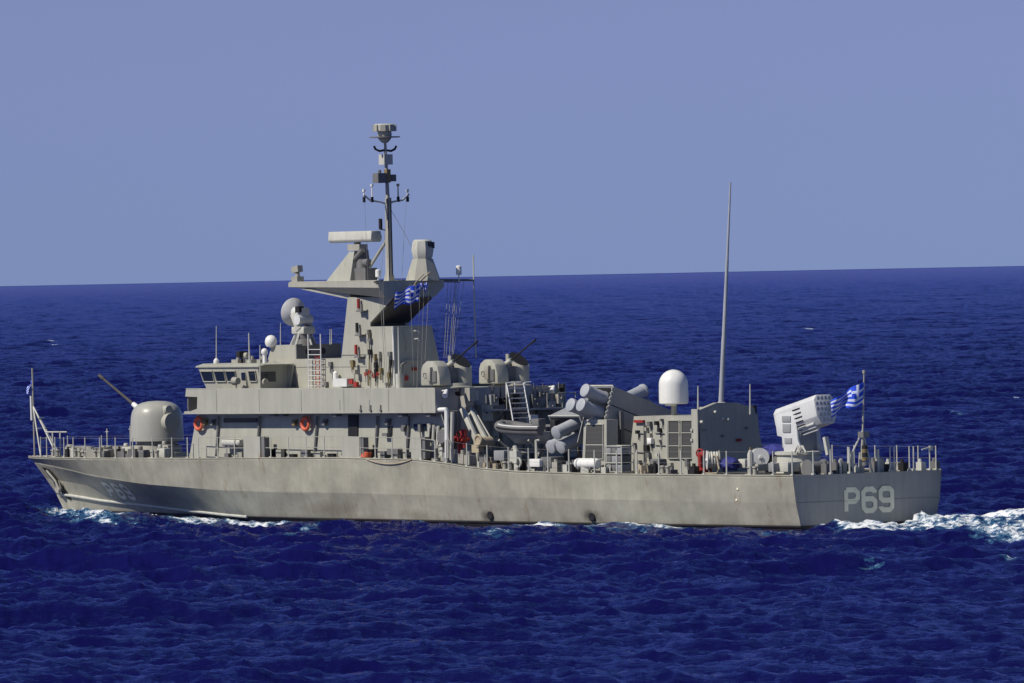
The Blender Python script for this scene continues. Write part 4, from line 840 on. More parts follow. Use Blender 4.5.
p = aY(482, 442, -3.3); b = B(); b.cyl((p.x, -3.6, p.z), (p.x, -2.8, p.z), .24, .24, 14); b.box((p.x-.2, -3.4, p.z-.3), (.5, .3, .35)); b.torus((p.x+.1, -3.6, p.z+.1), (0, 1, 0), .22, .06, 14, 6); part(b, 'crane_winch', 'rope', CRN)
p = aY(469, 402, -3.0); b = B(); b.cyl((p.x-.2, -3.2, p.z), (p.x-.2, -2.8, p.z), .3, .3, 14); b.box((p.x+.1, -3, p.z+.35), (.35, .35, .6)); part(b, 'slewing_motor', 'grey2', CRN)
# deck boxes between crane and missiles
def dbox(x0, y0, x1, y1, y, w_, name, mat, bev=.03):
    a_ = aY(x0, y0, y); c_ = aY(x1, y1, y); b = B(); b.bx(a_.x, c_.x, y, y+w_, c_.z, a_.z); return part(b, name, mat, S, bevel=bev)
dbox(493.5, 450.5, 504, 461, -3.9, .9, 'deck_box', 'mid'); dbox(528, 459, 539.5, 467, -4.0, .6, 'deck_box', 'white'); dbox(540.5, 457, 551, 468, -3.8, .8, 'deck_box', 'dgrey')
dbox(505, 455, 512, 466, -3.6, .8, 'deck_box', 'dgrey')
p = aY(515.5, 457, -4.0); b = B(); b.box((p.x, -4.0, p.z), (.5, .3, .55)); b.cyl((p.x+.1, -4.0, p.z-.7), (p.x+.05, -4.0, p.z), .14, .12, 10); b.cyl((p.x+.05, -4.0, p.z+.2), (p.x-.05, -4.0, p.z+.5), .12, .1, 10); b.torus((p.x+.3, -4.1, p.z-.25), (0, 1, 0), .2, .05, 14, 6); part(b, 'hand_winch', 'cream', S)
for i, px in enumerate((486, 478, 522, 533, 545, 556, 562, 568, 574, 645, 655, 664, 672, 687, 694)):
    y = -3.7+.3*rr_.random(); p = aY(px, 468, y); b = B(); h = .2+.25*rr_.random(); b.box((p.x, y, dz(p.x)+h/2), (.25+.3*rr_.random(), .3, h)); b.cyl((p.x, y, dz(p.x)+h), (p.x, y, dz(p.x)+h+.12), .08, .08, 8); part(b, 'deck_fitting', ['dgrey', 'grey2', 'black', 'mid'][i % 4], DECK)
# boat cradle
b = B()
for x in (-20.9, -18.8): b.tube([(x, -3.5, 2.4), (x, -2.9, 3.3)], .06); b.tube([(x, -2.2, 2.4), (x, -2.9, 3.3)], .06); b.tube([(x, -3.6, 3.75), (x, -2.9, 3.25), (x, -2.1, 3.75)], .06)
b.tube([(-20.9, -2.9, 3.2), (-18.8, -2.9, 3.2)], .06); part(b, 'boat_cradle', 'grey2', S)
a_ = aY(536, 440, -3.6); b = B(); b.tube([(a_.x, -3.6, 2.35), (a_.x, -3.6, a_.z), (a_.x+.25, -3.6, a_.z)], .06); part(b, 'gripe_post', 'cream', S)

# ---- missile launchers
el = R(19); dS = Vector((0, math.cos(el), math.sin(el))); dP = Vector((0, -math.cos(el), math.sin(el)))
b = B(); b.bx(-18.5, -16.3, -2.4, 2.6, 2.3, 2.75)
for x in (-18.3, -17.3, -16.4): b.prism_y([(x-.05, 2.7), (x+.05, 2.7), (x+.05, 3.4), (x-.05, 3.4)], -2.0, -1.8); b.prism_y([(x-.05, 2.7), (x+.05, 2.7), (x+.05, 4.5), (x-.05, 4.5)], 1.5, 1.7)
ML = part(b, 'missile_launcher', 'dgrey', S)
SP = SHIP
def sub_tubes(cols, y0, z0, d, parent, mt):
    for r in range(2):
        for k, x in enumerate(cols):
            if r == 0 and k == 0: continue
            st = Vector((x, y0+(-.25*r if d.y < 0 else .25*r-.0), z0-.64*r)); b = B(); L = 5.6; R0 = .285
            b.rev(st, d, [(0, .26), (.02, .30), (.14, .315), (.16, R0), (1.30, R0), (1.34, .31), (1.42, .31), (1.46, R0), (4.3, R0), (4.35, .31), (4.45, .31), (4.5, R0), (L-.16, R0), (L-.14, .315), (L-.02, .30), (L, .26)], 24)
            o = part(b, 'missile_canister', 'canister', parent)
sub_tubes((-17.66, -16.95), -3.55, 4.05, dS, ML, 'mid')
# sleeve round the lower ends: hood open towards port
def sleeve(x0, x1, y0, z0, d, L, hgt, slant, name, parent, mat, thick=.05):
    """plates parallel to the tubes: top plate and both sides"""
    P0 = Vector((0, y0, z0)); n_ = Vector((0, -d.z, d.y)) if d.y > 0 else Vector((0, d.z, -d.y))
    dn = -n_*hgt
    for x in (x0, x1):
        b = B(); A = [P0, P0+d*L, P0+d*L+dn, P0+dn+d*slant]
        b.loft([[(x-thick/2, q.y, q.z) for q in A], [(x+thick/2, q.y, q.z) for q in A]]); part(b, 'side_plate', mat, parent)
    b = B(); A = [P0+n_*.03, P0+d*L+n_*.03, P0+d*L-n_*.03, P0-n_*.03]; b.loft([[(x0-.03, q.y, q.z) for q in A], [(x1+.03, q.y, q.z) for q in A]]); part(b, 'top_plate', 'mid', parent)
sleeve(-18.35, -16.25, -2.75, 4.78, dS, 2.4, 1.75, .25, 'hood', ML, 'mid')
b = B(); b.bx(-16.0, -14.2, -2.0, 2.6, 2.3, 2.8)
for x in (-15.9, -14.4): b.prism_y([(x-.05, 2.7), (x+.05, 2.7), (x+.05, 5.0), (x-.05, 5.0)], -1.9, -1.7)
ML2 = part(b, 'missile_launcher', 'dgrey', S)
sub_tubes((-15.78, -15.06), 1.9, 4.17, dP, ML2, 'mid')
sleeve(-16.15, -14.62, -2.1+4.9*math.cos(el), 6.1-4.9*math.sin(el), dP, 4.9, 2.6, .1, 'hood', ML2, 'mid')
# thin bright edging and lattice at the port mouth of the upper launcher
b = B(); P0 = Vector((0, -2.1, 6.1)); n_ = Vector((0, dP.z, -dP.y)); 
for k in range(8):
    a_ = P0-n_*(.02+k*.22); 
    b.torus((-14.58, a_.y-.02, a_.z-.08), (1, 0, 0), .09, .02, 10, 5)
part(b, 'lashing_chain', 'cream', ML2)
b = B(); b.tube([(-14.58, P0.y, P0.z+.02), tuple(P0-n_*2.5+Vector((-14.58, 0, 0)))], .03, 6); b.tube([(-16.15, P0.y, P0.z+.05), (-14.58, P0.y, P0.z+.05)], .04, 6); part(b, 'mouth_frame', 'cream', ML2)
for t in (.8, 1.6): 
    b = B(); q0 = P0-n_*t; q1 = q0-dP*4.6; b.tube([(-14.585, q0.y, q0.z), (-14.585, q1.y, q1.z)], .02, 5); part(b, 'plate_seam', 'black', ML2)
b = B(); c_ = aX(583, 412.5, -16.2); b.tube([(-16.2, -2.75, 4.8), (-16.2, -2.75+.25*dS.y+1.75*dS.z, 4.8+.25*dS.z-1.75*dS.y)], .03, 6); b.tube([(-18.37, -2.76, 4.82), (-16.22, -2.76, 4.82)], .03, 6); part(b, 'mouth_frame', 'cream', ML)

# ---- vent trunk with grille
gv = [aY(a, c, -3.0) for a, c in ((584, 419.7), (606.6, 419.7), (606.6, 470), (582, 470))]
b = B(); b.prism_y([(p.x, p.z) for p in gv], -3.0, -2.35); VT = part(b, 'vent_trunk', 'grey', S)
wallbox([(587, 425), (602.5, 425), (602.5, 458.5), (585.5, 458.5)], -3.0, .02, 'grille', 'louvre', VT)
b = B(); q = [aY(a, c, -3.03) for a, c in ((586.3, 424.3), (603, 424.3), (603, 459.2), (585, 459.2))]; b.tube([Vector(p) for p in q]+[Vector(q[0])], .03, 6); b.tube([aY(586, 445, -3.03), aY(603, 445, -3.03)], .02); part(b, 'grille_frame', 'cream', VT)
b = B(); p = aY(595, 416, -2.7); b.rev((p.x, -2.7, 4.6), (0, 0, 1), [(0, .4), (.06, .38), (.12, .12), (.35, .1), (.4, .02)], 14); part(b, 'vent_cap', 'cream', VT)

# ---- after deckhouse
hz = 4.78
b = B(); b.loft([[(-14.05, -1.8, 2.25), (-9.2, -1.8, 2.25), (-9.2, 1.95, 2.25), (-14.05, 1.95, 2.25)], [(-13.55, -1.8, hz), (-9.2, -1.8, hz), (-9.2, 1.75, hz), (-13.55, 1.75, hz)]]); AH = part(b, 'after_deckhouse', 'grey', S)
ao = [(699, 410), (717, 402.6), (736.7, 402.6), (754, 407.7), (762.6, 450), (763.5, 472), (698.5, 472)]
pts = [aX(a, c, -9.1) for a, c in ao]
b = B(); b.prism_x([(p.y, p.z) for p in pts], -9.35, -9.08); BS = part(b, 'blast_screen', 'grey', S)
b = B(); b.bx(-9.5, -9.08, -1.9, -1.78, 2.3, 5.1); part(b, 'corner_post', 'grey', AH)
for x, y in ((700.5, 422), (721, 419.5), (726.5, 419.5), (714, 412)): p = aX(x, y, -9.08); b = B(); b.cyl((-9.08, p.y, p.z), (-8.9, p.y, p.z), .07, .06, 10); part(b, 'lamp', 'cream', BS)
p = aX(738, 440, -9.08); b = B(); b.box((-9.0, p.y, p.z), (.15, .2, .12)); part(b, 'red_fitting', 'red', BS)
for x, y in ((722, 436), (746, 428), (704, 430)): p = aX(x, y, -9.08); b = B(); b.box((-9.04, p.y, p.z), (.08, .12, .1)); part(b, 'fitting', 'dgrey', BS)
# louvred doors and clutter on the port side
for x0, x1 in ((668.5, 679), (681.5, 692)):
    wallbox(rectpx(x0, 420.5, x1, 458.5), -1.8, .06, 'louvred_door', 'louvre', AH)
    b = B()
    for yy in (420.5, 433, 446, 458.5): b.tube([aY(x0, yy, -1.88), aY(x1, yy, -1.88)], .025, 5)
    for xx in (x0, x1): b.tube([aY(xx, 420.5, -1.88), aY(xx, 458.5, -1.88)], .03, 5)
    part(b, 'door_frame', 'grey', AH)
for xx in (644, 645.5): b = B(); b.tube([aY(xx, 425, -1.84), aY(xx, 463, -1.84)], .025, 5); part(b, 'pipe', 'dgrey', AH)
wallbox(rectpx(636, 420, 645, 422.6), -1.8, .14, 'fire_point', 'red', AH)
for px, py, s_ in ((651, 424, .2), (658, 423, .16), (648, 429, .14), (661, 430, .16), (651, 436, .22), (639, 432, .14), (652, 443, .14), (648, 448, .25), (650, 455, .2), (659, 455, .12), (641, 462, .14), (663, 420, .1), (665, 462, .22), (655, 466, .3), (672, 465, .2), (694, 430, .1), (694, 440, .1), (661, 441, .12), (636, 444, .1), (647, 466, .18)):
    p = aY(px, py, -1.8); b = B(); b.box((p.x, -1.88, p.z), (s_, .18, s_*1.1)); b.cyl((p.x+s_*.3, -1.86, p.z), (p.x+s_*.3, -1.86, p.z-.35), .025, .025, 5); part(b, 'wall_fitting', ['dgrey', 'black', 'grey2', 'dgrey', 'cream'][int(px+py) % 5], AH)
for py, a1, a2 in ((433, 637, 644), (433, 655, 664), (445, 655, 665), (452, 636, 643)): b = B(); b.tube([aY(a1, py, -1.85), aY(a2, py+.6, -1.85)], .022, 5); part(b, 'conduit', 'dgrey', AH)
b = B(); b.tube([aY(687, 459, -1.87), aY(688, 471, -1.87)], .12, 8); part(b, 'drain_pipe', 'dgrey', AH)
dbox(646.5, 438, 651, 444, -2.0, .2, 'wall_cabinet', 'white'); dbox(650, 459, 658, 469, -3.2, .5, 'deck_box', 'dgrey')
# roof: satcom radome, whips, jars
rx = -12.9; b = B(); b.cyl((rx, 0, hz-.02), (rx, 0, 5.35), .13, .13, 12); RD = part(b, 'radome_post', 'grey', S)
b = B(); b.rev((rx, 0, 5.28), (0, 0, 1), [(0, .60), (.04, .655), (.14, .66), (.6, .66), (.88, .655)]+[(.88+.66*math.sin(R(a)), .655*math.cos(R(a))) for a in (12, 25, 38, 50, 62, 74, 84, 89.5)], 36); part(b, 'radome', 'white', RD, ang=50)
b = B(); b.box((rx-.05, -.15, 5.25), (.4, .3, .1)); part(b, 'radome_foot', 'white', RD)
bt = Vector((-9.67, 0, 5.3)); tt = aY(730.5, 182, 0); b = B(); b.cyl(bt, bt.lerp(tt, .3), .118, .10, 12); b.cyl(bt.lerp(tt, .3), bt.lerp(tt, .65), .092, .072, 10); b.cyl(bt.lerp(tt, .65), tt, .065, .035, 10); WH = part(b, 'tall_whip_antenna', 'canister', S)
b = B(); b.rev((-9.67, 0, 4.75), (.05, 0, 1), [(0, .3), (.05, .3), (.07, .2), (.6, .19), (.62, .16)], 16); part(b, 'insulator', 'cream', WH)
for x, y0, y1, y in ((698, 386, 411, -1.3), (750, 384, 407, .9)): whip(x, y0, y1, y, base=False, r=.035, zb=4.8)
for x in (703, 708, 712, 745, 755): p = aX(x, 408, -9.6); b = B(); b.cyl((-9.7, p.y, 4.8), (-9.7, p.y, 5.18), .16, .14, 12); part(b, 'roof_vent', 'cream' if x < 715 else 'black', AH)
# low coaming aft of the deckhouse
dbox(738, 459, 745, 468, -2.6, .5, 'valve_box', 'cream'); dbox(750, 464, 758, 471, -2.9, .6, 'deck_box', 'grey2'); dbox(776, 462, 788, 472, -2.6, .8, 'deck_box', 'cream'); dbox(790, 463, 806, 474, -1.9, .8, 'deck_box', 'grey2'); dbox(768, 463, 774, 472, -2.9, .5, 'deck_box', 'mid')
p = aY(700, 452, -3.0); b = B(); b.torus((p.x, -3.0, p.z-.05), (.5, -1, 0), .17, .04, 22, 7); b.cyl((p.x+.1, -3, p.z-.1), (p.x+.4, -3, p.z-.1), .13, .13, 10); b.cyl((p.x, -3, 2.3), (p.x, -3, p.z), .1, .1, 10); FP = part(b, 'fire_pump', 'red', S)
b = B(); b.bx(p.x-.55, p.x+.55, -3.2, -2.8, 2.28, 2.55); part(b, 'pump_base', 'red', FP)
def reel(px, py, y, r, w_, yaw, name, lab, cat='hose reel'):
    p = aY(px, py, y); root = empty('hose_reel', (p.x, y, dz(p.x)+.02)); tag(root, lab, cat)
    ax_ = Vector((math.sin(yaw), -math.cos(yaw), 0)); c_ = Vector((p.x, y, p.z))
    b = B(); b.cyl(c_-ax_*w_/2, c_+ax_*w_/2, r*.82, r*.82, 22)
    for k in range(4): b.torus(c_+ax_*(w_*(-.36+.24*k)), ax_, r*.8, r*.12, 24, 6)
    part(b, 'hose_coil', 'cream', root)
    for sg in (-1, 1): b = B(); b.cyl(c_+ax_*sg*w_*.5, c_+ax_*sg*(w_*.5+.03), r, r, 24); b.cyl(c_+ax_*sg*w_*.5, c_+ax_*sg*(w_*.5+.08), .07, .07, 10); part(b, 'reel_flange', 'white' if sg > 0 else 'grey2', root)
    b = B(); 
    for sg in (-1, 1): q = c_+ax_*sg*(w_/2+.06); b.tube([(q.x-.25, q.y, dz(p.x)+.02), q, (q.x+.25, q.y, dz(p.x)+.02)], .03)
    part(b, 'reel_stand', 'dgrey', root); return root
reel(713, 460, -3.1, .42, .5, R(-35), 'hose_reel', 'white hose reel beside the red fire pump near the after deckhouse')
reel(759, 457, -1.6, .40, .55, R(60), 'hose_reel', 'cream reel with coiled hose right of the after deckhouse, near the blue tarpaulin')
b = B(); p = aY(718, 462, -3.2); b.tube([(p.x-.2, -3.3, p.z+.3), (p.x+.1, -3.35, p.z+.25), (p.x+.3, -3.4, p.z-.3), (p.x+.15, -3.4, dz(p.x)+.06), (p.x-.5, -3.5, dz(p.x)+.05)], .045, 8); tag(part(b, 'loose_hose', 'rope', None), 'pale hose hanging off the white reel onto the after deck', 'hose')
# blue tarpaulin bundles
def bundle(px, py, y, sx_, sy_, sz_, lab):
    p = aY(px, py, y); me = bmesh.new(); bmesh.ops.create_icosphere(me, subdivisions=4, radius=1)
    b = B(); vs_ = []
    for v in me.verts:
        n = v.co.copy(); k = 1+.22*mnoise.noise(n*2.2+Vector((px, 0, 0)))+.08*mnoise.noise(n*6); v.co = Vector((n.x*sx_*k, n.y*sy_*k, max(n.z, -.8)*sz_*k))
    b.idx([tuple(v.co+Vector((p.x, y, p.z))) for v in me.verts], [[v.index for v in f.verts] for f in me.faces]); me.free()
    return tag(part(b, 'tarpaulin_bundle', 'blue', None, ang=80), lab, 'tarpaulin')
bundle(729.5, 464.5, -2.9, .5, .4, .32, 'dark blue tarpaulin bundle lying on deck left of the white gas cylinder')
bundle(775, 452, -.6, .75, .55, .36, 'dark blue cover draped over gear between the cream hose reel and the white launcher')
b = B(); p = aY(775, 462, -.6); b.bx(p.x-.6, p.x+.6, -1.0, -.2, 2.3, aY(775, 456, -.6).z); part(b, 'deck_box', 'dgrey', S)
# gas cylinder
p = aY(750.5, 458, -3.0); b = B(); b.rev((p.x, -3.0, dz(p.x)+.03), (0, 0, 1), [(0, .12), (.02, .14), (.85, .14), (.98, .09), (1.05, .05)], 14); gc = part(b, 'gas_cylinder', 'cream', None); tag(gc, 'upright cream gas cylinder standing between the blue bundle and the cream hose reel', 'gas cylinder')
b = B(); b.cyl((p.x, -3.0, dz(p.x)+1.02), (p.x, -3.0, dz(p.x)+1.2), .05, .05, 8); part(b, 'valve', 'brass', gc)

# ---- 21-round launcher aft
lx, ly = -4.25, -.25
b = B(); b.rev((lx, ly, 2.28), (0, 0, 1), [(0, 1.15), (.25, 1.1), (.3, .98), (.75, .95), (.8, 1.05), (.92, 1.05), (.95, .9)], 32); RL = part(b, 'box_launcher_mount', 'cream', S)
b = B(); b.bx(lx-.6, lx+.65, ly-.45, ly+.5, 3.15, 4.6); part(b, 'pedestal', 'mid', RL, bevel=.05)
A = [aY(a, c, ly-.60) for a, c in ((781, 414), (795, 411), (797.5, 440), (802, 452), (784, 452), (781.5, 437), (777, 436), (774.5, 417))]
b = B(); b.prism_y([(p.x, p.z) for p in A], ly-.60, ly-.46); AR = part(b, 'cradle_arm', 'pale', RL, bevel=.03)
b = B(); b.prism_y([(p.x, p.z) for p in A], ly+.52, ly+.78); part(b, 'cradle_arm', 'pale', RL, bevel=.03)
for r_ in ((782.5, 416, 791, 422), (783, 424, 791, 432.5), (785, 438, 792, 443.5)): 
    a_ = aY(r_[0], r_[1], ly-.60); c_ = aY(r_[2], r_[3], ly-.60); b = B(); b.bx(a_.x, c_.x, ly-.64, ly-.59, c_.z, a_.z); part(b, 'arm_panel', 'mid', AR, bevel=.01)
# pod: hexagonal-ish box elevated towards the stern
pa = aY(773.7, 409.5, ly-.5); pb = aY(814.5, 394.7, ly-.5); dd = (pb-pa); dd.y = 0; L = dd.length; dd.normalize(); nn = Vector((-dd.z, 0, dd.x))
def pod_pt(t, y, n): q = pa+dd*t+nn*n; return (q.x, y, q.z)
sec = [(-.40, 0), (.40, 0), (.58, -.2), (.58, -.95), (.36, -1.3), (-.36, -1.3), (-.58, -.95), (-.58, -.2)]
b = B(); b.loft([[pod_pt(t, ly+y, n) for y, n in sec] for t in (.35, L)]); POD = part(b, 'launch_pod', 'pale', RL, bevel=.02)
b = B(); sec2 = [(y*.98, n*(.75 if n < -.3 else 1)) for y, n in sec]; b.loft([[pod_pt(t, ly+y, n) for y, n in sec2] for t in (0.0, .36)]); part(b, 'pod_tail', 'pale', POD, bevel=.02)
k = 0
for row, cnt in enumerate((4, 5, 5, 4, 3)):
    for c_i in range(cnt):
        y = ly+(c_i-(cnt-1)/2)*.215; n = -.16-row*.24; q0 = Vector(pod_pt(L-.02, y, n)); b = B(); b.cyl(q0, q0+dd*.03, .09, .09, 14); cell = part(b, 'cell_cover', 'canister', POD)
for row in range(5):
    n = -.36-row*.19; b = B(); q0 = Vector(pod_pt(L*.46+row*.03, ly-.58, n)); q1 = Vector(pod_pt(L*.64+row*.03, ly-.58, n)); q0.y = q1.y = ly-.585; b.tube([q0, q1], .03, 6); part(b, 'cooling_slot', 'black', POD)
for row in range(3):
    n = -1.2-row*.13; b = B(); q0 = Vector(pod_pt(L*.42, ly-.46+row*.1, n)); q1 = Vector(pod_pt(L*.86, ly-.46+row*.1, n)); b.tube([q0, q1], .05, 6); part(b, 'pod_rib', 'pale', POD)
b = B(); q = aY(827, 446, -.9); b.box((q.x, -.9, q.z), (.16, .2, .8), 0, -.25); part(b, 'stay_bracket', 'cream', RL)
b = B(); 
for x0, x1 in ((795, 800), (800, 806), (806, 797)): b.tube([aY(x0, 452, -1.1), aY((x0+x1)/2, 446, -1.1), aY(x1, 453, -1.1)], .045, 6)
part(b, 'cable_loop', 'cream', RL)
for k in range(10):
    q = k*.628; b = B(); b.box((lx+1.15*math.cos(q), ly+1.15*math.sin(q), 2.6), (.25, .3, .35), q); part(b, 'base_lug', ['dgrey', 'cream'][k % 2], RL)

# ---- stern gear
b = B(); b.cyl((-.35, 0, 2.28), (-.28, 0, 4.0), .09, .07, 10); b.cyl((-.28, 0, 4.0), (-.12, 0, 6.65), .045, .03, 8); b.cyl((-.12, 0, 6.6), (-.12, 0, 6.75), .07, .07, 10); EF = part(b, 'ensign_staff', 'grey2', S)
for y in (-.75, .45): b = B(); b.tube([(-.3, 0, 4.1), (-.8 if y < 0 else -.2, y, 2.3)], .04, 6); part(b, 'staff_stay', 'cream', EF)
b = B(); b.box((-.25, .02, 3.95), (.35, .35, .25)); part(b, 'stern_lamp', 'dgrey', EF)
for z, mt in ((2.6, 'dgrey'), (2.8, 'brass'), (2.98, 'black'), (3.16, 'brass'), (3.32, 'black')): b = B(); b.cyl((-.15, -.02, z), (-.15, -.02, z+.16), .13, .13, 12); part(b, 'stern_light', mt, EF)
for i, (px, y) in enumerate(((836, -2.0), (842, -1.8), (847, -1.5), (856, -.9), (874, .4), (879, .8), (884, 1.0), (889, 1.4), (826, -2.6), (838, -1.0), (903, 2.1), (921, 3.2), (935, 3.9))):
    p = aX(px, 466, -.6); b = B(); h = .25+.35*rr_.random(); yy = p.y; b.box((-.6, yy, 2.28+h/2), (.35, .28, h)); b.cyl((-.6, yy-.05, 2.28+h), (-.6, yy-.05, 2.28+h+.15), .09, .07, 10); part(b, 'mooring_gear', ['dgrey', 'grey2', 'black', 'cream'][i % 4], DECK)
for px, h in ((849, 1.15), (852.5, .95), (840, .6), (878, 1.0), (860, .9)): p = aX(px, 468, -.45); b = B(); b.cyl((-.45, p.y, 2.28), (-.45, p.y, 2.28+h), .075, .065, 8); part(b, 'davit_post', 'cream', DECK)
b = B(); b.cyl((-1.2, -2.4, 2.55), (-1.2, -1.5, 2.55), .28, .28, 18); b.cyl((-1.2, -2.45, 2.55), (-1.2, -2.4, 2.55), .38, .38, 18); b.cyl((-1.2, -1.5, 2.55), (-1.2, -1.45, 2.55), .38, .38, 18); part(b, 'rope_drum', 'dgrey', DECK)
b = B(); p = aX(931, 447, -.12); b.tube([(-.12, p.y-.55, p.z-.1), (-.12, p.y, p.z)], .03); b.box((-.12, p.y, p.z-.05), (.1, .18, .2)); part(b, 'life_ring_bracket', 'cream', S)

# =================================================================== things carried on board
def life_ring(px, py, y, lab):
    p = aY(px, py, y); root = empty('life_ring', (p.x, y-.1, p.z-.36)); tag(root, lab, 'life ring', 'orange life rings on the deckhouse side')
    b = B(); b.torus((p.x, y-.1, p.z), (0, 1, 0), .27, .085, 32, 10); part(b, 'ring', 'orange', root)
    b = B(); b.torus((p.x, y-.1, p.z), (0, 1, 0), .375, .012, 28, 5); part(b, 'grab_line', 'rope', root)
life_ring(200.3, 423.5, -DH-.05, 'orange life ring below the bridge, on the forward end of the deckhouse')
life_ring(307, 423.5, -DH-.05, 'orange life ring halfway along the deckhouse wall, nearer the mast')
# covered raft bundle on the side wall, lying raft canister aft
def canister(x, y, z, L, r, lab, name='liferaft_canister', mat='white'):
    b = B(); b.rev((x-L/2, y, z), (1, 0, 0), [(0, r*.7), (.05, r*.93), (.12, r), (L*.3, r), (L*.31, r*1.05), (L*.34, r*1.05), (L*.35, r), (L*.65, r), (L*.66, r*1.05), (L*.69, r*1.05), (L*.7, r), (L-.12, r), (L-.05, r*.93), (L, r*.7)], 24)
    o = tag(part(b, name, mat, None), lab, 'life raft')
    for sg in (-.55, .55): b = B(); b.box((x+sg*L*.5, y, z-r*.8), (.12, r*2, r*.5)); part(b, 'cradle', 'dgrey', o)
    return o
p = aY(587.5, 463.5, -4.0); canister(p.x, -4.0, p.z, 1.5, .235, 'white life raft canister lying beneath the tall grille on the after deck')
p = aY(232.5, 442.5, -4.25); canister(p.x, -4.25, p.z, 1.4, .19, 'whitish raft canister behind the forward handrail on the deckhouse side', mat='cream')
# open rack of boxes
a_ = aY(604.5, 446, -3.8); c_ = aY(622, 473, -3.8); root = empty('storage_rack', ((a_.x+c_.x)/2, -3.5, 2.3)); tag(root, 'grey slatted rack of boxes standing between the white canister and the after deckhouse', 'rack')
b = B(); x0, x1, z0, z1 = a_.x, c_.x, 2.32, a_.z
for x in (x0, x1):
    for y in (-3.8, -3.1): b.tube([(x, y, z0), (x, y, z1)], .03, 4)
for z in (z0+.05, z0+.45, z0+.85, z1):
    b.tube([(x0, -3.8, z), (x1, -3.8, z), (x1, -3.1, z), (x0, -3.1, z), (x0, -3.8, z)], .025, 4)
part(b, 'rack_frame', 'cream', root)
for i in range(3):
    for j in range(3): b = B(); b.box((x0+.2+i*(x1-x0-.1)/3, -3.45, z0+.22+j*.38), ((x1-x0)/3-.08, .6, .3)); part(b, 'box', 'dgrey' if (i+j) % 2 else 'mid', root, bevel=.02)
# rigid inflatable boat
RB = empty('inflatable_boat', (-19.8, -2.9, 3.35)); tag(RB, 'grey rigid inflatable boat with a dark band, sitting in its cradle beside the crane', 'boat')
def tube_path(side): 
    return [(-17.9, side*.72, 4.18), (-19.5, side*.76, 4.20), (-20.6, side*.66, 4.26), (-21.2, side*.42, 4.36), (-21.5, 0, 4.42)]
def smooth(P, n=8):
    P = [Vector(p) for p in P]; P = [P[0]*2-P[1]]+P+[P[-1]*2-P[-2]]; out = []
    for i in range(1, len(P)-2):
        for k in range(n):
            t = k/n; a, b_, c, d = P[i-1:i+3]; out.append(.5*((2*b_)+(c-a)*t+(2*a-5*b_+4*c-d)*t*t+(3*b_-a-3*c+d)*t**3))
    out.append(P[-2]); return out
for sg in (-1, 1):
    pth = smooth([(x, -2.9+y, z) for x, y, z in tube_path(sg)]); b = B(); b.tube(pth, .23, 14); tb_ = part(b, 'inflatable_tube', 'dgrey', RB)
    b = B(); b.tube([q+Vector((0, sg*.205 if q.x > -20.9 else sg*.14, .03)) + (Vector((-.1, 0, 0)) if q.x < -20.9 else Vector()) for q in pth], .055, 8); part(b, 'rubbing_band', 'black', tb_)
    b = B(); b.tube([q+Vector((0, sg*.16 if q.x > -20.9 else sg*.1, .17)) for q in pth], .03, 8); part(b, 'edge_stripe', 'white', tb_)
b = B(); hp = []
for x, w_, kz in ((-17.9, .62, 3.62), (-19.5, .64, 3.52), (-20.6, .5, 3.6), (-21.15, .25, 3.9), (-21.42, .03, 4.2)): hp.append([(x, -2.9-w_, 4.12), (x, -2.9-w_*.8, kz+.28), (x, -2.9, kz), (x, -2.9+w_*.8, kz+.28), (x, -2.9+w_, 4.12)])
b.loft(hp); part(b, 'boat_hull', 'mid', RB)
b = B(); b.box((-18.9, -2.9, 4.45), (.5, .45, .5)); part(b, 'console', 'dgrey', RB, bevel=.04)
b = B(); b.box((-17.75, -2.9, 4.35), (.35, .35, .6)); b.box((-17.75, -2.9, 3.8), (.15, .12, .7)); part(b, 'outboard_motor', 'black', RB, bevel=.06)

# flags: blue and white stripes with a white cross on a blue canton
def flag(o, fly, up_, w_, h_, lab, droop=.35, amp=.16, ph=0., crumple=1.):
    nx, nz = 54, 36; me = bpy.data.meshes.new('flag'); V = []
    fly = Vector(fly).normalized(); up_ = Vector(up_).normalized(); side = fly.cross(up_).normalized()
    for i in range(nx+1):
        u = i/nx
        for j in range(nz+1):
            v = j/nz; fold = amp*crumple*(.25+u)*math.sin(u*9+v*2.5+ph)+.06*crumple*math.sin(u*17-v*7+ph*2)*min(1, u*4)
            cx_ = .85+.0*u
            q = Vector(o)+fly*(u*w_*cx_)+up_*((v-1)*h_*(1-.30*crumple*min(1, u*1.6)) - droop*u*w_ + .05*math.sin(u*11+ph+v*3))+side*fold
            V.append(q)
    F = []; mi = []
    for i in range(nx):
        for j in range(nz):
            F.append((i*(nz+1)+j, (i+1)*(nz+1)+j, (i+1)*(nz+1)+j+1, i*(nz+1)+j+1))
            s_ = 8-j//4; white = s_ % 2 == 1
            if i < 20 and j >= 16: white = (8 <= i < 12) or (24 <= j < 28)
            mi.append(1 if white else 0)
    o_ = V[nz//2]; me.from_pydata([tuple(q-Vector(o)) for q in V], [], F); me.materials.append(MT['flagb']); me.materials.append(MT['flagw']); me.polygons.foreach_set('material_index', mi); me.polygons.foreach_set('use_smooth', [True]*len(F))
    ob = bpy.data.objects.new('flag', me); COL.objects.link(ob); ob.location = tuple(o)
    sm = ob.modifiers.new('cloth', 'SOLIDIFY'); sm.thickness = .006
    return tag(ob, lab, 'flag')
e0 = aY(864, 381, 0); flag((-.13, -.03, e0.z), (-.55, -.8, 0), (0, 0, 1), 1.72, 1.1, 'blue and white striped flag with a cross, flying from the staff at the stern', droop=.50, amp=.17, ph=1.2, crumple=1.3)
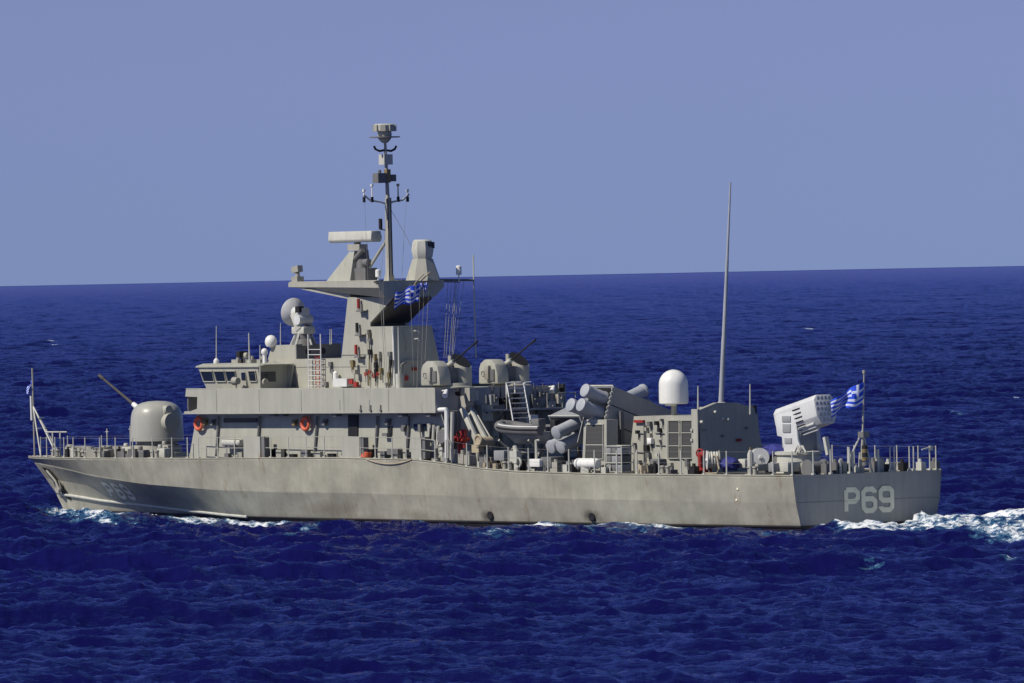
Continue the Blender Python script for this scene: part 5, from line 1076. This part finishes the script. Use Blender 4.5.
m0 = aX(420, 283, -30.85); flag((-30.85, m0.y, m0.z), (-.35, -.94, 0), (0, .12, 1), 1.4, .9, 'blue and white striped flag flying below the mast platform', droop=.34, amp=.09, ph=.4, crumple=.75)
m1 = aX(427, 283, -30.8); b = B()
fl = flag((-30.85, m1.y+.1, m1.z-.02), (-.5, -.7, .1), (.1, .1, 1), .45, .4, 'small crumpled blue and white signal flag just right of the mast flag', droop=.1, amp=.05, ph=2)
j0 = aY(32, 381, 0); flag((j0.x, 0, j0.z), (-.4, -.5, -.6), (.3, 0, 1), .32, .6, 'small folded blue and white flag hanging on the bow jackstaff', droop=.5, amp=.1, ph=3, crumple=1.3)
# rope swag hanging over the side amidships
a_ = aY(366, 459, -4.8); c_ = aY(412, 459, -4.8); P = []
for k in range(25): t = k/24; x = a_.x+(c_.x-a_.x)*t; P.append((x, -4.80, a_.z+.02-.24*math.sin(math.pi*t)**.8))
b = B(); b.tube(P, .03, 6); tag(part(b, 'mooring_rope', 'rope', None), 'thin tan rope sagging over the hull side below the midship handrail', 'rope')
b = B(); p = aY(366, 454.5, -4.35)
for k in range(5): b.torus((p.x+.02*k, -4.35, dz(p.x)+.06+.05*k), (0, .1, 1), .26-.012*k, .035, 22, 6)
tag(part(b, 'rope_coil', 'orange', None), 'orange rope coil on the side deck where the tan rope begins', 'rope')

# plating seams and small runs of pipe that break up the large flat plates
for x in (-40.6, -37.3, -34.1, -30.9, -27.6):
    b = B(); b.bx(x-.012, x+.012, -BW-.006, -BW+.01, 5.05, 6.08); part(b, 'weld_seam', 'dgrey', L01)
for x in (-37.6, -31.2, -29.0):
    b = B(); b.bx(x-.012, x+.012, -1.19, -1.17, 6.1, 7.4) if x < -34 else b.bx(x-.01, x+.01, -4.61, -4.59, 5.1, 5.6); part(b, 'weld_seam', 'dgrey', BK if x < -34 else L01)
for z in (7.05,): b = B(); b.bx(-40.9, -33.4, -1.19, -1.17, z-.012, z+.012); part(b, 'weld_seam', 'dgrey', BK)
# more signal halyards from the platform edge to the deck below, and two mast stays
for x0, x1 in ((381, 388), (424, 421), (410, 414)):
    a_ = aX(x0, 283, -30.95) if x0 > 400 else aY(x0, 283, -2.0); c_ = aX(x1, 386, -30.2) if x0 > 400 else aY(x1, 387, -1.8); b = B(); b.tube([a_, c_], .008, 4); part(b, 'halyard', 'wire', PL)
for y in (-1.5, 1.5): b = B(); b.tube([(mx, 0, 14.6), (mx+1.2, y, ptop)], .010, 4); part(b, 'mast_stay', 'wire', PM)
for y in (-1.3, 1.2): b = B(); b.tube([(mx-.1, y, 15.0), (mx-.3, y*.8, ptop)], .007, 4); part(b, 'halyard', 'wire', PM)
b = B(); b.tube([(-23.2, -4.5, 3.4), (-24.2, -4.3, 5.05)], .02, 5); part(b, 'stay', 'wire', S)

# ledge, lockers and piping on the after end of the deckhouse
b = B(); b.bx(-24.22, -23.55, -2.2, 3.25, 4.99, 5.07); LG = part(b, 'after_ledge', 'mid', HOUSE)
for y in (-2.0, -1.0, .1, 1.2, 2.3, 3.1): b = B(); b.tube([(-23.62, y, 5.0), (-24.2, y, 4.45)], .035, 5); part(b, 'bracket', 'dgrey', LG)
for y in (-2.1, -.9, 1.5, 2.4, 3.2): b = B(); b.tube([(-23.6, y, 5.05), (-23.6, y, 5.75)], .025, 5); part(b, 'stanchion', 'grey2', LG)
b = B(); b.tube([(-23.6, 1.5, 5.73), (-23.6, 3.2, 5.73)], .018, 5); part(b, 'rail', 'grey2', LG)
rc = random.Random(21)
for i in range(26):
    y = rc.uniform(-2.2, 3.3); z = rc.choice([rc.uniform(2.7, 4.3), rc.uniform(5.15, 5.7)]); w_ = rc.uniform(.15, .5); h = rc.uniform(.2, .7); d_ = rc.uniform(.1, .4)
    if z > 5: h = min(h, .5)
    b = B(); b.bx(-24.2, -24.2+d_, y-w_/2, y+w_/2, z-h/2, z+h/2); b.cyl((-24.2+d_, y, z), (-24.15+d_+.05, y, z), .05, .05, 8); b.tube([(-24.17, y+w_*.3, z+h/2), (-24.17, y+w_*.3, z+h/2+rc.uniform(.2, .6))], .02, 5)
    part(b, 'wall_fitting', rc.choice(['dgrey', 'mid', 'black', 'grey2', 'grey', 'dgrey']), HOUSE)
for i in range(14):      # cable runs and hoses on the port corner, below the overhang
    y = -4.05; x = rc.uniform(-26.5, -24.4); b = B(); z = rc.uniform(3.0, 4.4); b.box((x, y, z), (rc.uniform(.1, .3), .18, rc.uniform(.12, .5))); b.tube([(x, y-.02, z), (x+.03, y-.02, z-rc.uniform(.3, .9)+0)], .025, 5)
    part(b, 'wall_fitting', rc.choice(['dgrey', 'cream', 'black', 'grey2', 'cream']), HOUSE)
for i in range(24):      # small gear on the open deck, port side
    x = rc.uniform(-23.5, -9.5); y = rc.uniform(-4.1, -3.3); h = rc.uniform(.12, .45); b = B(); b.box((x, y, dz(x)+h/2), (rc.uniform(.12, .45), .25, h), rc.uniform(-.4, .4))
    b.tube([(x+.1, y, dz(x)+h*.5), (x+.25, y+.05, dz(x)+h+rc.uniform(.05, .3)), (x+.4, y, dz(x)+.05)], .025, 5)
    part(b, 'deck_fitting', rc.choice(['dgrey', 'cream', 'black', 'grey2', 'mid', 'rope']), DECK)
for i in range(16):      # forecastle gear
    x = rc.uniform(-57.5, -48.5); y = -half_beam(x, 2.6)*rc.uniform(.35, .8); h = rc.uniform(.15, .5); b = B(); b.box((x, y, dz(x)+h/2), (rc.uniform(.12, .5), .25, h), rc.uniform(-.5, .5)); b.cyl((x, y, dz(x)+h), (x, y, dz(x)+h+.12), .07, .06, 8)
    part(b, 'deck_fitting', rc.choice(['dgrey', 'cream', 'black', 'grey2', 'dgrey']), DECK)
for x, h in ((-56.6, 1.35), (-54.7, 1.5), (-52.2, 1.45)): b = B(); b.tube([(x, .8, 2.72), (x, .8, 2.72+h)], .03, 5); b.tube([(x-.12, .8, 2.7+h*.9), (x+.12, .8, 2.7+h*.9)], .02, 5); part(b, 'deck_post', 'cream', DECK)

# near-black plates over the sloping underside abaft the mast tower
b = B(); b.loft([[(-33.19, -1.12, 9.085), (-33.19, 1.12, 9.085), (-31.37, 1.12, 10.22), (-31.37, -1.12, 10.22)], [(-33.17, -1.12, 9.06), (-33.17, 1.12, 9.06), (-31.36, 1.12, 10.19), (-31.36, -1.12, 10.19)]]); part(b, 'dark_plate', 'near_black', TW)
b = B(); b.bx(-33.2, -33.17, -1.12, .9, 8.93, 9.09); part(b, 'dark_plate', 'near_black', TW)

# keep the hierarchy to thing > part > sub-part
def depth(o):
    d = 1
    while o.parent: o = o.parent; d += 1
    return d
for o in list(COL.objects):
    while depth(o) > 3:
        gp = o.parent.parent; w0 = Vector(tuple(o['_w'])); o.parent = gp; o.location = w0-Vector(tuple(gp['_w']))
for o in COL.objects:
    if '_w' in o: del o['_w']
